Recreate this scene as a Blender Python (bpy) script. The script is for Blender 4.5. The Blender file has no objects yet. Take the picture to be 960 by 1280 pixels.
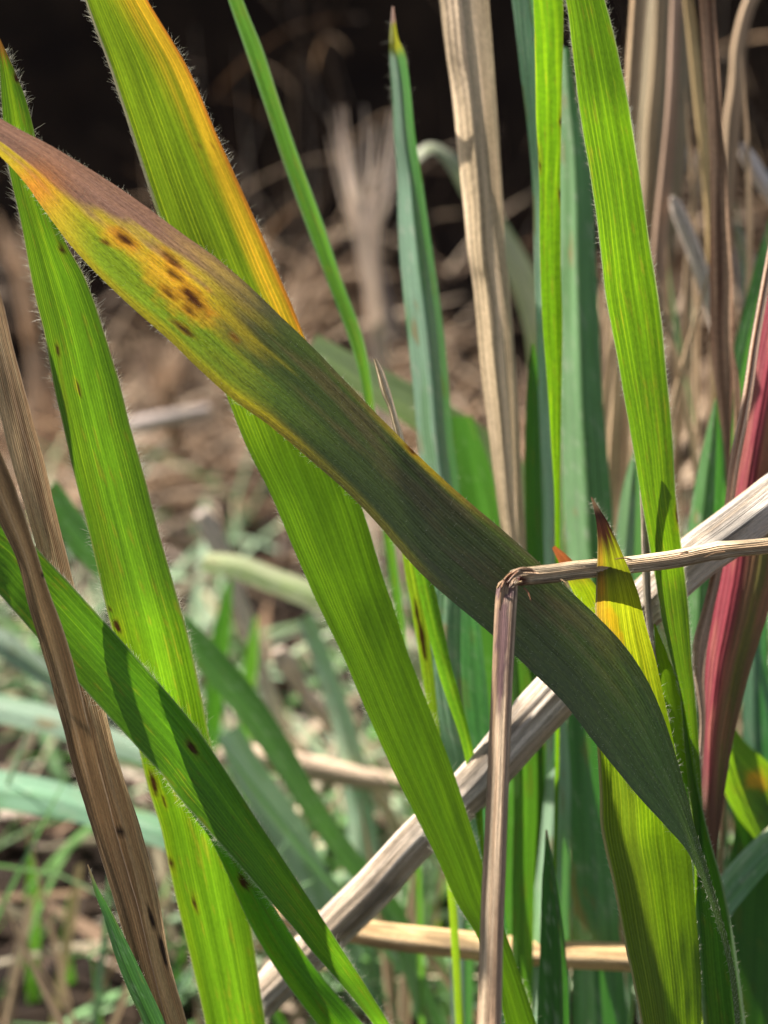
import bpy, math, random
import numpy as np
from mathutils import Vector

random.seed(7)
RNG = np.random.default_rng(11)
SC = bpy.context.scene
COL = SC.collection
CM = 0.01                                    # everything below is written in centimetres

# ------------------------------------------------------------------ camera
PITCH = math.radians(22.0)
HALF = math.radians(19.0)
CAM_H = 30.0
cam_data = bpy.data.cameras.new("camera")
cam = bpy.data.objects.new("camera", cam_data)
COL.objects.link(cam)
cam.location = (0, 0, CAM_H * CM)
cam.rotation_euler = (math.pi / 2 - PITCH, 0, 0)
cam_data.sensor_fit = 'VERTICAL'
cam_data.sensor_height = 36.0
cam_data.sensor_width = 36.0
cam_data.lens = 18.0 / math.tan(HALF)
cam_data.clip_start = 0.005
cam_data.clip_end = 500.0
cam_data.dof.use_dof = True
cam_data.dof.focus_distance = 0.2500
cam_data.dof.aperture_fstop = 11.5
SC.camera = cam

# ------------------------------------------------------------------ sky and sun
SUN_EL = math.radians(50.0)
SUN_AZ = math.radians(54.0)                  # to the left of straight ahead
world = bpy.data.worlds.new("World")
SC.world = world
world.use_nodes = True
wn = world.node_tree.nodes
wn.clear()
w_out = wn.new("ShaderNodeOutputWorld")
w_bg = wn.new("ShaderNodeBackground")
w_sky = wn.new("ShaderNodeTexSky")
w_sky.sky_type = 'NISHITA'
w_sky.sun_disc = False
w_sky.sun_elevation = SUN_EL
w_sky.sun_rotation = -SUN_AZ
w_sky.air_density = 1.0
w_sky.dust_density = 1.2
w_bg.inputs[1].default_value = 0.05
w_hs = wn.new("ShaderNodeHueSaturation")
w_hs.inputs['Saturation'].default_value = 0.5
world.node_tree.links.new(w_sky.outputs[0], w_hs.inputs['Color'])
world.node_tree.links.new(w_hs.outputs[0], w_bg.inputs[0])
world.node_tree.links.new(w_bg.outputs[0], w_out.inputs[0])

sun_data = bpy.data.lights.new("sun", 'SUN')
sun_data.energy = 5.0
sun_data.angle = math.radians(0.53)
sun_data.color = (1.0, 0.93, 0.82)
sun = bpy.data.objects.new("sun", sun_data)
COL.objects.link(sun)
S_DIR = Vector((-math.sin(SUN_AZ) * math.cos(SUN_EL), math.cos(SUN_AZ) * math.cos(SUN_EL), math.sin(SUN_EL)))
sun.rotation_euler = S_DIR.to_track_quat('Z', 'Y').to_euler()
sun.location = (-1, 2, 2)

SC.view_settings.view_transform = 'Standard'
SC.view_settings.look = 'None'
SC.view_settings.gamma = 1.0
SC.view_settings.use_curve_mapping = False
SC.view_settings.exposure = 1.72
SC.render.engine = 'CYCLES'
SC.cycles.max_bounces = 10
SC.cycles.transmission_bounces = 8
SC.cycles.diffuse_bounces = 5
SC.cycles.sample_clamp_indirect = 6.0

# ------------------------------------------------------------------ helpers
FPX = 640.0 / math.tan(HALF)
CAMP = np.array([0, 0, CAM_H])
FW = np.array([0, math.cos(PITCH), -math.sin(PITCH)])
UP = np.array([0, math.sin(PITCH), math.cos(PITCH)])
RT = np.array([1.0, 0, 0])


def P(px, py, d):
    """a point (cm) seen in the direction px, py at distance d along the view axis"""
    px, py, d = np.asarray(px, float), np.asarray(py, float), np.asarray(d, float)
    return CAMP + d[..., None] * (FW + RT * ((px - 480) / FPX)[..., None] - UP * ((py - 640) / FPX)[..., None])


def _hash(ix, iy, seed):
    h = (ix.astype(np.int64) * 374761393 + iy.astype(np.int64) * 668265263 + seed * 1442695041) & 0xFFFFFFFF
    h = ((h ^ (h >> 13)) * 1274126177) & 0xFFFFFFFF
    return ((h ^ (h >> 16)) & 0xFFFF) / 65535.0


def vnoise(x, y, seed=0):
    x, y = np.broadcast_arrays(np.asarray(x, float), np.asarray(y, float))
    ix, iy = np.floor(x), np.floor(y)
    fx, fy = x - ix, y - iy
    fx, fy = fx * fx * (3 - 2 * fx), fy * fy * (3 - 2 * fy)
    a, b = _hash(ix, iy, seed), _hash(ix + 1, iy, seed)
    c, d = _hash(ix, iy + 1, seed), _hash(ix + 1, iy + 1, seed)
    return (a * (1 - fx) + b * fx) * (1 - fy) + (c * (1 - fx) + d * fx) * fy


def fbm(x, y, seed=0, octs=4):
    s, a, t = 0, 1.0, 0
    for k in range(octs):
        s = s + a * vnoise(x * 2 ** k, y * 2 ** k, seed + 17 * k)
        t += a
        a *= 0.5
    return s / t


def sstep(a, b, x):
    t = np.clip((np.asarray(x, float) - a) / (b - a), 0, 1)
    return t * t * (3 - 2 * t)


def mixc(c1, c2, f):
    f = np.asarray(f)[..., None]
    return np.asarray(c1, float) * (1 - f) + np.asarray(c2, float) * f


def catmull(pts, n):
    """resample rows of numbers evenly by index along a Catmull-Rom spline through them"""
    pts = np.asarray(pts, float)
    ext = np.vstack([2 * pts[0] - pts[1], pts, 2 * pts[-1] - pts[-2]])
    seg = len(pts) - 1
    t = np.linspace(0, seg, n)
    i = np.minimum(t.astype(int), seg - 1)
    f = (t - i)[:, None]
    p0, p1, p2, p3 = ext[i], ext[i + 1], ext[i + 2], ext[i + 3]
    return 0.5 * (2 * p1 + (p2 - p0) * f + (2 * p0 - 5 * p1 + 4 * p2 - p3) * f ** 2 + (3 * p1 - p0 - 3 * p2 + p3) * f ** 3)


def ground_z(x, y):
    """the lie of the land, cm: near-flat turf, then a low rough bank behind"""
    x, y = np.asarray(x, float), np.asarray(y, float)
    base = 0.9 * (fbm(x * 0.09 + 31, y * 0.09 + 7, 3, 3) - 0.5) + 2.2 * (fbm(x * 0.03 + 9, y * 0.03 + 2, 5, 3) - 0.5)
    foot = 84 + 10 * (fbm(x * 0.035 + 3, x * 0 + 1.5, 8, 3) - 0.5)
    k = np.clip((y - foot) / 24.0, 0, 1)
    rise = 29 * (k ** 2.1) + 6.0 * (fbm(x * 0.055 + 4, y * 0.05 + 40, 21, 4) - 0.5) * np.sin(np.pi * np.clip(k, 0, 1)) \
        + 2.0 * (fbm(x * 0.3, y * 0.3, 23, 3) - 0.5) * np.clip((y - foot) / 8.0, 0, 1)
    return base + rise


def set_props(o, label=None, cat=None, group=None, kind=None):
    if label:
        o['label'] = label
    if cat:
        o['category'] = cat
    if group:
        o['group'] = group
    if kind:
        o['kind'] = kind
    return o


def mesh_obj(name, V, F, mat, parent=None, origin=None, uv=None, pig=None, trn=None, smooth=True):
    """one mesh object from arrays in cm; per-vertex uv and two pigment colours"""
    V = np.asarray(V, float)
    if origin is None:
        origin = V[np.argmin(V[:, 2])].copy() if parent is None else np.zeros(3)
    if parent is not None:
        origin = np.array(parent.location) / CM
    me = bpy.data.meshes.new(name)
    F = np.asarray(F)
    nf, k = F.shape
    me.vertices.add(len(V))
    me.vertices.foreach_set("co", ((V - origin) * CM).astype(np.float32).ravel())
    me.loops.add(nf * k)
    me.loops.foreach_set("vertex_index", F.astype(np.int32).ravel())
    me.polygons.add(nf)
    me.polygons.foreach_set("loop_start", np.arange(0, nf * k, k, dtype=np.int32))
    me.polygons.foreach_set("loop_total", np.full(nf, k, dtype=np.int32))
    if smooth:
        me.polygons.foreach_set("use_smooth", np.ones(nf, dtype=bool))
    if uv is not None:
        a = me.attributes.new("leaf_uv", 'FLOAT_VECTOR', 'POINT')
        u3 = np.zeros((len(V), 3), np.float32)
        u3[:, :uv.shape[1]] = uv
        a.data.foreach_set("vector", u3.ravel())
    for nm, c in (("pig", pig), ("trn", trn)):
        if c is not None:
            a = me.attributes.new(nm, 'FLOAT_COLOR', 'POINT')
            c4 = np.ones((len(V), 4), np.float32)
            c4[:, :3] = np.clip(c, 0, 1)
            a.data.foreach_set("color", c4.ravel())
    me.update(calc_edges=True)
    me.validate()
    if mat is not None:
        me.materials.append(mat)
    o = bpy.data.objects.new(name, me)
    COL.objects.link(o)
    if parent is None:
        o.location = tuple(origin * CM)
    else:
        o.parent = parent
    return o


# ------------------------------------------------------------------ materials
def nn(nt, kind, **kw):
    n = nt.nodes.new(kind)
    for k, v in kw.items():
        setattr(n, k, v)
    return n


def leaf_material(name, trans=0.55, rough=0.42, spec=0.35, veins=1.0, streak=0.35, speck=0.12, bump=0.25, sheen=0.0):
    """grass tissue: lengthwise veins and streaks on the leaf's own pigment; reflects and lets light through"""
    m = bpy.data.materials.new(name)
    m.use_nodes = True
    nt = m.node_tree
    nt.nodes.clear()
    L = nt.links.new
    out = nn(nt, "ShaderNodeOutputMaterial")
    uv = nn(nt, "ShaderNodeAttribute", attribute_name="leaf_uv")     # x across (cm), y along (cm), z seed
    pig = nn(nt, "ShaderNodeAttribute", attribute_name="pig")
    trn = nn(nt, "ShaderNodeAttribute", attribute_name="trn")

    def scaled(sx, sy):
        v = nn(nt, "ShaderNodeVectorMath", operation='MULTIPLY')
        L(uv.outputs['Vector'], v.inputs[0])
        v.inputs[1].default_value = (sx, sy, 1.0)
        return v.outputs[0]

    def noise(sx, sy, detail=3.0, rough_=0.55):
        t = nn(nt, "ShaderNodeTexNoise")
        t.inputs['Scale'].default_value = 1.0
        t.inputs['Detail'].default_value = detail
        t.inputs['Roughness'].default_value = rough_
        L(scaled(sx, sy), t.inputs['Vector'])
        return t.outputs[0]

    def remap(s, a, b, c, d):
        r = nn(nt, "ShaderNodeMapRange")
        r.clamp = True
        L(s, r.inputs[0])
        for i, v in enumerate((a, b, c, d)):
            r.inputs[i + 1].default_value = v
        return r.outputs[0]

    def math2(op, a, b):
        n = nn(nt, "ShaderNodeMath", operation=op)
        for i, x in enumerate((a, b)):
            if isinstance(x, (int, float)):
                n.inputs[i].default_value = x
            else:
                L(x, n.inputs[i])
        return n.outputs[0]
    s_wide = noise(6.0, 0.10, 3.0, 0.6)
    s_fine = noise(26.0, 0.22, 4.0, 0.7)
    s_dot = noise(42.0, 11.0, 3.0, 0.6)
    # veins: about 13 per cm, wandering a little
    sep = nn(nt, "ShaderNodeSeparateXYZ")
    L(uv.outputs['Vector'], sep.inputs[0])
    wob = noise(1.6, 0.25, 2.0)
    ph = math2('MULTIPLY', sep.outputs[0], 2 * math.pi * 22.0)
    ph = math2('ADD', ph, math2('MULTIPLY', wob, 13.0))
    sn = math2('SINE', ph, 0.0)
    vein = remap(sn, 0.15, 1.0, 0.0, 1.0)
    vmask = math2('MULTIPLY', remap(s_fine, 0.35, 0.62, 0.1, 1.0), remap(noise(3.0, 0.3, 2.0), 0.35, 0.65, 0.3, 1.0))
    vein = math2('MULTIPLY', vein, vmask)
    f = math2('ADD', remap(s_wide, 0.3, 0.7, -streak * 0.5, streak * 0.5), remap(s_fine, 0.3, 0.7, -streak * 0.55, streak * 0.55))
    f = math2('ADD', f, remap(s_dot, 0.3, 0.7, -speck, speck))
    f = math2('ADD', f, math2('MULTIPLY', vein, 0.55 * veins))
    f = math2('ADD', f, 1.0 - 0.16 * veins)
    mul_t = nn(nt, "ShaderNodeVectorMath", operation='SCALE')
    L(trn.outputs['Color'], mul_t.inputs[0])
    L(f, mul_t.inputs['Scale'])
    # veins carry less green pigment: they shift the light to yellow
    yel = nn(nt, "ShaderNodeMix", data_type='RGBA', blend_type='MULTIPLY')
    L(math2('MULTIPLY', vein, 0.8 * min(veins, 1)), yel.inputs[0])
    L(mul_t.outputs[0], yel.inputs[6])
    yel.inputs[7].default_value = (1.55, 1.08, 1.0, 1)
    f2 = math2('ADD', math2('MULTIPLY', math2('SUBTRACT', f, 1.0), 0.75), 1.0)
    mul_p = nn(nt, "ShaderNodeVectorMath", operation='SCALE')
    L(pig.outputs['Color'], mul_p.inputs[0])
    L(f2, mul_p.inputs['Scale'])
    bmp = nn(nt, "ShaderNodeBump")
    bmp.inputs['Strength'].default_value = bump
    bmp.inputs['Distance'].default_value = 0.00025
    h = math2('ADD', math2('MULTIPLY', sn, 0.5), math2('MULTIPLY', s_fine, 1.3))
    h = math2('ADD', h, math2('MULTIPLY', s_dot, 0.5))
    L(h, bmp.inputs['Height'])
    pr = nn(nt, "ShaderNodeBsdfPrincipled")
    L(mul_p.outputs[0], pr.inputs['Base Color'])
    L(remap(s_dot, 0.3, 0.7, rough - 0.08, rough + 0.12), pr.inputs['Roughness'])
    pr.inputs['Specular IOR Level'].default_value = spec
    pr.inputs['Sheen Weight'].default_value = sheen
    pr.inputs['Sheen Roughness'].default_value = 0.5
    L(bmp.outputs[0], pr.inputs['Normal'])
    tr = nn(nt, "ShaderNodeBsdfTranslucent")
    L(yel.outputs[2], tr.inputs['Color'])
    mx = nn(nt, "ShaderNodeMixShader")
    mx.inputs[0].default_value = trans
    L(pr.outputs[0], mx.inputs[1])
    L(tr.outputs[0], mx.inputs[2])
    L(mx.outputs[0], out.inputs['Surface'])
    return m


M_LEAF = leaf_material("green_leaf_tissue", trans=0.62, sheen=0.08)
M_SMOOTH = leaf_material("glaucous_leaf_tissue", trans=0.35, rough=0.45, veins=0.8, streak=0.45, speck=0.10, bump=0.3, sheen=0.25)
M_DARK = leaf_material("purpled_leaf_tissue", trans=0.5, rough=0.38, spec=0.6, veins=0.15, streak=0.5, speck=0.30, bump=0.3, sheen=0.35)
M_DRY = leaf_material("dry_leaf_tissue", trans=0.22, rough=0.6, spec=0.25, veins=0.8, streak=0.6, speck=0.2, bump=0.7)
M_STRAW = leaf_material("straw_tissue", trans=0.06, rough=0.5, spec=0.35, veins=0.7, streak=0.65, speck=0.25, bump=0.9)


def hair_material():
    m = bpy.data.materials.new("leaf_hair")
    m.use_nodes = True
    nt = m.node_tree
    nt.nodes.clear()
    out = nn(nt, "ShaderNodeOutputMaterial")
    a = nn(nt, "ShaderNodeBsdfPrincipled")
    a.inputs['Base Color'].default_value = (0.72, 0.70, 0.60, 1)
    a.inputs['Roughness'].default_value = 0.35
    t = nn(nt, "ShaderNodeBsdfTranslucent")
    t.inputs['Color'].default_value = (0.75, 0.74, 0.62, 1)
    x = nn(nt, "ShaderNodeMixShader")
    x.inputs[0].default_value = 0.5
    nt.links.new(a.outputs[0], x.inputs[1])
    nt.links.new(t.outputs[0], x.inputs[2])
    nt.links.new(x.outputs[0], out.inputs['Surface'])
    return m


M_HAIR = hair_material()


def soil_material():
    m = bpy.data.materials.new("soil")
    m.use_nodes = True
    nt = m.node_tree
    L = nt.links.new
    pr = nt.nodes["Principled BSDF"]
    tc = nn(nt, "ShaderNodeTexCoord")
    n1 = nn(nt, "ShaderNodeTexNoise")
    n1.inputs['Scale'].default_value = 22
    n1.inputs['Detail'].default_value = 8
    n2 = nn(nt, "ShaderNodeTexNoise")
    n2.inputs['Scale'].default_value = 190
    n2.inputs['Detail'].default_value = 5
    L(tc.outputs['Object'], n1.inputs['Vector'])
    L(tc.outputs['Object'], n2.inputs['Vector'])
    r = nn(nt, "ShaderNodeValToRGB")
    e = r.color_ramp.elements
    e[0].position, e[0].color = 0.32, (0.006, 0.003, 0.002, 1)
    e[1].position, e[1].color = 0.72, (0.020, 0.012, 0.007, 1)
    mx = nn(nt, "ShaderNodeMath", operation='ADD')
    ml = nn(nt, "ShaderNodeMath", operation='MULTIPLY')
    ml.inputs[1].default_value = 0.35
    L(n2.outputs[0], ml.inputs[0])
    sb = nn(nt, "ShaderNodeMath", operation='SUBTRACT')
    sb.inputs[1].default_value = 0.17
    L(ml.outputs[0], sb.inputs[0])
    L(n1.outputs[0], mx.inputs[0])
    L(sb.outputs[0], mx.inputs[1])
    L(mx.outputs[0], r.inputs[0])
    L(r.outputs[0], pr.inputs['Base Color'])
    pr.inputs['Roughness'].default_value = 0.9
    pr.inputs['Specular IOR Level'].default_value = 0.15
    b = nn(nt, "ShaderNodeBump")
    b.inputs['Distance'].default_value = 0.004
    b.inputs['Strength'].default_value = 0.8
    L(mx.outputs[0], b.inputs['Height'])
    L(b.outputs[0], pr.inputs['Normal'])
    return m


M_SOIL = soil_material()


# ------------------------------------------------------------------ hairs on leaf margins
def hair_mesh(name, roots, dirs, lens, parent, rad=0.0035, droop=0.35):
    n = len(roots)
    if n == 0:
        return None
    roots, dirs = np.asarray(roots), np.asarray(dirs)
    lens = np.asarray(lens)[:, None]
    side = RNG.normal(size=(n, 3))
    side -= (side * dirs).sum(1)[:, None] * dirs
    side /= np.linalg.norm(side, axis=1)[:, None]
    oth = np.cross(dirs, side)
    V = []
    ks = (0.0, 0.4, 0.75, 1.0)
    for k in ks:
        c = roots + dirs * lens * k + side * lens * droop * k * k
        r = rad * (1 - 0.75 * k)
        for j in range(3):
            a = j * 2 * math.pi / 3
            V.append(c + (side * math.cos(a) + oth * math.sin(a)) * r)
    V = np.stack(V, 1)                                         # n, 12, 3
    F = []
    for s in range(3):
        for j in range(3):
            j2 = (j + 1) % 3
            F.append((s * 3 + j, s * 3 + j2, (s + 1) * 3 + j2, (s + 1) * 3 + j))
    F = (np.array(F)[None] + (np.arange(n) * 12)[:, None, None]).reshape(-1, 4)
    o = mesh_obj(name, V.reshape(-1, 3), F, M_HAIR, parent=parent)
    o['kind'] = 'stuff'
    return o


def grow_to_ground(rows, sway=0.0):
    """rows: n x 6 (left xyz, right xyz) in cm. Continue the leaf from its last row down to its root in the turf."""
    rows = [r for r in rows]
    c = [(r[:3] + r[3:]) / 2 for r in rows]
    step = 1.0
    tan = c[-1] - c[-4 if len(c) > 4 else -2]
    tan = tan / np.linalg.norm(tan)
    w = (rows[-1][3:] - rows[-1][:3]) / 2
    pos = c[-1].copy()
    k = 0
    while pos[2] > ground_z(pos[0], pos[1]) - 0.6 and k < 60:
        tan = tan * 0.86 + np.array([sway, 0.03, -1.0]) * 0.14
        tan /= np.linalg.norm(tan)
        pos = pos + tan * step
        w = w * 0.965
        rows.append(np.concatenate([pos - w, pos + w]))
        k += 1
    return np.array(rows)


ALL = []


def blade(name, label, cat, group, rows, depth, pigf, mat=None, tilt=0.0, camber=0.06, fold=None, cols=15, rough=0.6,
          root=True, hairs=0.0, hair_len=0.1, ripple=0.05, seed=0, trf=None, fuzz=0, parent=None, sway=0.0, twist_hair=None):
    """rows: (left px, left py, right px, right py) down the leaf; depth: distances in cm along it;
    tilt: how much deeper the right margin lies than the left, as a share of the width;
    fold: (where across, how deep toward the viewer) for a keeled leaf"""
    rows = np.asarray(rows, float)
    n0 = len(rows)
    d = np.interp(np.linspace(0, 1, n0), np.linspace(0, 1, len(depth)), depth)
    w = np.hypot(rows[:, 2] - rows[:, 0], rows[:, 3] - rows[:, 1]) * d / FPX
    tl = np.interp(np.linspace(0, 1, n0), np.linspace(0, 1, len(np.atleast_1d(tilt))), np.atleast_1d(tilt))
    dl, dr = d - tl * w / 2, d + tl * w / 2
    R6 = np.concatenate([P(rows[:, 0], rows[:, 1], dl), P(rows[:, 2], rows[:, 3], dr)], 1)
    nvis = n0
    if root:
        R6 = grow_to_ground(R6, sway)
    length = np.linalg.norm(np.diff((R6[:, :3] + R6[:, 3:]) / 2, axis=0), axis=1).sum()
    n = int(np.clip(length / 0.11, 24, 320))
    t_idx = np.linspace(0, 1, n) * (len(R6) - 1)                # row index of every sample
    R = catmull(R6, n)
    l, r = R[:, :3], R[:, 3:]
    cen = (l + r) / 2
    tang = np.gradient(cen, axis=0)
    tang /= np.linalg.norm(tang, axis=1)[:, None] + 1e-12
    wv = r - l
    wid = np.linalg.norm(wv, axis=1)
    wd = wv / (wid[:, None] + 1e-9)
    nor = np.cross(wd, tang)
    nor /= np.linalg.norm(nor, axis=1)[:, None] + 1e-9
    view = cen - CAMP
    flip = np.sign((nor * view).sum(1))
    flip = np.where(flip == 0, 1, flip)
    nor *= (-flip)[:, None]                                     # toward the viewer
    s = np.concatenate([[0], np.cumsum(np.linalg.norm(np.diff(cen, axis=0), axis=1))])
    u = np.linspace(0, 1, cols)
    U, SS = np.meshgrid(u, s)
    T = np.repeat(t_idx[:, None], cols, 1)
    # uneven margins
    e1 = (fbm(s * 0.9, s * 0 + 3.1, seed + 1, 3) - 0.5) * 0.035 * rough * np.minimum(wid, 1.0)
    e2 = (fbm(s * 0.9, s * 0 + 8.1, seed + 2, 3) - 0.5) * 0.035 * rough * np.minimum(wid, 1.0)
    e1 = e1 + (fbm(s * 5.0, s * 0 + 1.1, seed + 6, 2) - 0.5) * 0.012 * rough * np.minimum(wid, 1.0)
    e2 = e2 + (fbm(s * 5.0, s * 0 + 2.1, seed + 7, 2) - 0.5) * 0.012 * rough * np.minimum(wid, 1.0)
    l = l - wd * e1[:, None]
    r = r + wd * e2[:, None]
    V = l[:, None] * (1 - U[..., None]) + r[:, None] * U[..., None]
    prof = -camber * (1 - (2 * U - 1) ** 2)
    if fold:
        u0, amt = fold
        prof = prof + amt * np.where(U < u0, U / u0, (1 - U) / (1 - u0))
    rip = ripple * (fbm(SS * 0.45 + U * 1.2, U * 1.5, seed + 5, 3) - 0.5)
    rib = 0.0035 * np.sin(U * 2 * np.pi * 7 + seed) * (1 if cols > 20 else 0)
    V = V + nor[:, None] * ((prof + rip + rib) * wid[:, None])[..., None]
    # where each vertex lies down the leaf, for its pigment (0 = first row, 1 = last row given, >1 toward the root)
    tt = T / (nvis - 1)
    rel = V - CAMP
    dep = rel @ FW
    PX = 480 + FPX * (rel @ RT) / dep
    PY = 640 - FPX * (rel @ UP) / dep
    res = pigf(U, tt, PX, PY, SS)
    pig, trn = res
    pig = np.broadcast_to(pig, V.shape)
    trn = np.broadcast_to(trn, V.shape)
    across = (U - 0.5) * np.median(wid[: max(2, int(n * 0.8))])
    uvv = np.stack([across + seed * 3.7, SS + seed * 5.1, np.full_like(SS, seed * 1.3)], -1)
    a = (np.arange(n - 1)[:, None] * cols + np.arange(cols - 1)[None]).ravel()
    F = np.stack([a, a + 1, a + cols + 1, a + cols], 1)
    origin = cen[-1] if parent is None else None
    o = mesh_obj(name, V.reshape(-1, 3), F, mat or M_LEAF, origin=origin, parent=parent,
                 uv=uvv.reshape(-1, 3), pig=pig.reshape(-1, 3), trn=trn.reshape(-1, 3))
    if parent is None:
        set_props(o, label, cat, group)
    if hairs > 0:
        roots, dirs, lens = [], [], []
        for side, edge in ((-1, V[:, 0]), (1, V[:, -1])):
            m = int(length * hairs * 3.4)
            at = RNG.uniform(0.01, 0.99, m) * (n - 1)
            i = at.astype(int)
            f = (at - i)[:, None]
            p = edge[i] * (1 - f) + edge[np.minimum(i + 1, n - 1)] * f
            keep = sstep(0.25, 0.7, fbm(s[i] * 1.4, np.full(m, float(side) + 5), seed + 40, 2)) * 1.05 + 0.08 > RNG.uniform(0, 1, m)
            dv = wd[i] * side * RNG.uniform(0.35, 1.0, (m, 1)) - tang[i] * RNG.uniform(-0.1, 1.3, (m, 1)) + nor[i] * RNG.normal(0, 0.6, (m, 1))
            dv /= np.linalg.norm(dv, axis=1)[:, None]
            ln = hair_len * (0.2 + 1.5 * RNG.beta(1.6, 2.2, m))
            roots.append(p[keep]); dirs.append(dv[keep]); lens.append(ln[keep])
        hair_mesh("margin_hair", np.concatenate(roots), np.concatenate(dirs), np.concatenate(lens), o if parent is None else parent, rad=0.0017)
    if fuzz > 0:
        m = int(fuzz * length)
        i = RNG.integers(1, n - 1, m); j = RNG.integers(1, cols - 1, m)
        p = V[i, j]
        dv = nor[i] * RNG.uniform(0.3, 1, (m, 1)) - tang[i] * RNG.uniform(0.2, 1, (m, 1)) + RNG.normal(0, 0.3, (m, 3))
        dv /= np.linalg.norm(dv, axis=1)[:, None]
        hair_mesh("surface_hair", p, dv, RNG.uniform(0.02, 0.06, m), o if parent is None else parent, rad=0.0016)
    ALL.append(o)
    return o


def stalk(name, label, cat, group, pts, depth, pigf, mat=None, sides=28, ribs=9, rib=0.05, flat=1.0, root=False, seed=0,
          parent=None, taper_end=None, wob=0.02, flat_rot=0.0, n=None, kind=None, cap=True, nodes=()):
    """a round or flattened stem: pts are (px, py, radius px)"""
    pts = np.asarray(pts, float)
    n0 = len(pts)
    d = np.interp(np.linspace(0, 1, n0), np.linspace(0, 1, len(depth)), depth)
    C3 = P(pts[:, 0], pts[:, 1], d)
    rr = pts[:, 2] * d / FPX
    C4 = np.concatenate([C3, rr[:, None]], 1)
    if root:
        rows = grow_to_ground(np.concatenate([C3, C3 + 1e-6], 1))
        extra = rows[n0:, :3]
        if len(extra):
            C4 = np.vstack([C4, np.concatenate([extra, np.full((len(extra), 1), rr[-1])], 1)])
    L_ = np.linalg.norm(np.diff(C4[:, :3], axis=0), axis=1).sum()
    if n is None:
        n = int(np.clip(L_ / 0.12, 10, 240))
    R = catmull(C4, n)
    c, rad = R[:, :3], np.maximum(R[:, 3], 0.004)
    tang = np.gradient(c, axis=0)
    tang /= np.linalg.norm(tang, axis=1)[:, None]
    view = c - CAMP
    view /= np.linalg.norm(view, axis=1)[:, None]
    sx = np.cross(view, tang)
    sx /= np.linalg.norm(sx, axis=1)[:, None]
    sy = np.cross(tang, sx)
    s = np.concatenate([[0], np.cumsum(np.linalg.norm(np.diff(c, axis=0), axis=1))])
    th = np.linspace(0, 2 * np.pi, sides, endpoint=False)
    TH, SS = np.meshgrid(th, s)
    rf = 1 + rib * (0.35 + 1.3 * vnoise(TH * 1.6 + seed, SS * 0.25, seed + 8)) * np.sin(TH * ribs + 0.35 * np.sin(SS * 0.5) + 1.5 * np.sin(TH * 2 + seed)) + rib * 0.7 * (vnoise(TH * 3.1 + seed, SS * 0.15, seed) - 0.5) \
        + wob * 2 * (fbm(SS * 0.8, TH * 0.3, seed + 3, 3) - 0.5)
    for (at, amt, wdt) in nodes:
        rf = rf + amt * np.exp(-((SS / s[-1] - at) * s[-1] / wdt) ** 2)
    a0 = flat_rot
    ex, ey = np.cos(TH), np.sin(TH) * flat
    x = ex * math.cos(a0) - ey * math.sin(a0)
    y = ex * math.sin(a0) + ey * math.cos(a0)
    RR = rad[:, None] * rf
    V = c[:, None] + sx[:, None] * (x * RR)[..., None] + sy[:, None] * (y * RR)[..., None]
    rel = V - CAMP
    dep = rel @ FW
    PX = 480 + FPX * (rel @ RT) / dep
    PY = 640 - FPX * (rel @ UP) / dep
    tt = np.repeat((np.linspace(0, 1, n) * (len(C4) - 1) / (n0 - 1))[:, None], sides, 1)
    pig, trn = pigf(TH / (2 * np.pi), tt, PX, PY, SS)
    pig = np.broadcast_to(pig, V.shape)
    trn = np.broadcast_to(trn, V.shape)
    # wrap the lengthwise grain without a seam
    uvv = np.stack([np.cos(TH) * rad[:, None] * 1.6 + seed * 3.3, SS + seed * 5.1, np.sin(TH) * rad[:, None] * 30 + seed], -1)
    idx = np.arange(n * sides).reshape(n, sides)
    nx = np.roll(idx, -1, 1)
    F = np.stack([idx[:-1], nx[:-1], nx[1:], idx[1:]], -1).reshape(-1, 4)
    VV = V.reshape(-1, 3)
    P_, T_, UV_ = pig.reshape(-1, 3), trn.reshape(-1, 3), uvv.reshape(-1, 3)
    if cap:                                                     # close both ends with a fan of quads
        base = len(VV)
        VV = np.vstack([VV, c[0] - tang[0] * rad[0] * 0.15, c[-1] + tang[-1] * rad[-1] * 0.3])
        P_ = np.vstack([P_, P_[0] * 0.4, P_[-1] * 0.4]); T_ = np.vstack([T_, T_[0], T_[-1]])
        UV_ = np.vstack([UV_, UV_[0], UV_[-1]])
        extra = []
        for e, ring in ((base, idx[0]), (base + 1, idx[-1])):
            for j in range(0, sides, 2):
                extra.append((ring[j], ring[(j + 1) % sides], ring[(j + 2) % sides], e))
        F = np.vstack([F, np.array(extra)])
    o = mesh_obj(name, VV, F, mat or M_STRAW, origin=(c[-1] if root else c[0]) if parent is None else None, parent=parent,
                 uv=UV_, pig=P_, trn=T_)
    if parent is None:
        set_props(o, label, cat, group, kind)
    ALL.append(o)
    return o


# ------------------------------------------------------------------ pigments (own colours of the tissue)
def streaky(U, SS, seed, su=9, sv=0.35):
    return fbm(U * su + seed, SS * sv + seed * 1.7, seed, 3)


def patches(PX, PY, spots, seed=3):
    """lesions: (px, py, half length, half width, direction in degrees) -> 0..1"""
    m = np.zeros_like(PX)
    for (x, y, a, b, ang) in spots:
        c, s_ = math.cos(math.radians(ang)), math.sin(math.radians(ang))
        dx, dy = PX - x, PY - y
        e = np.hypot((dx * c + dy * s_) / a, (-dx * s_ + dy * c) / b)
        e = e + 0.9 * (fbm(PX * 0.13, PY * 0.13, seed, 3) - 0.5)
        m = np.maximum(m, 1 - sstep(0.65, 1.25, e))
    return m


G_PIG, G_TRN = (0.050, 0.130, 0.016), (0.15, 0.36, 0.006)


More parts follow.
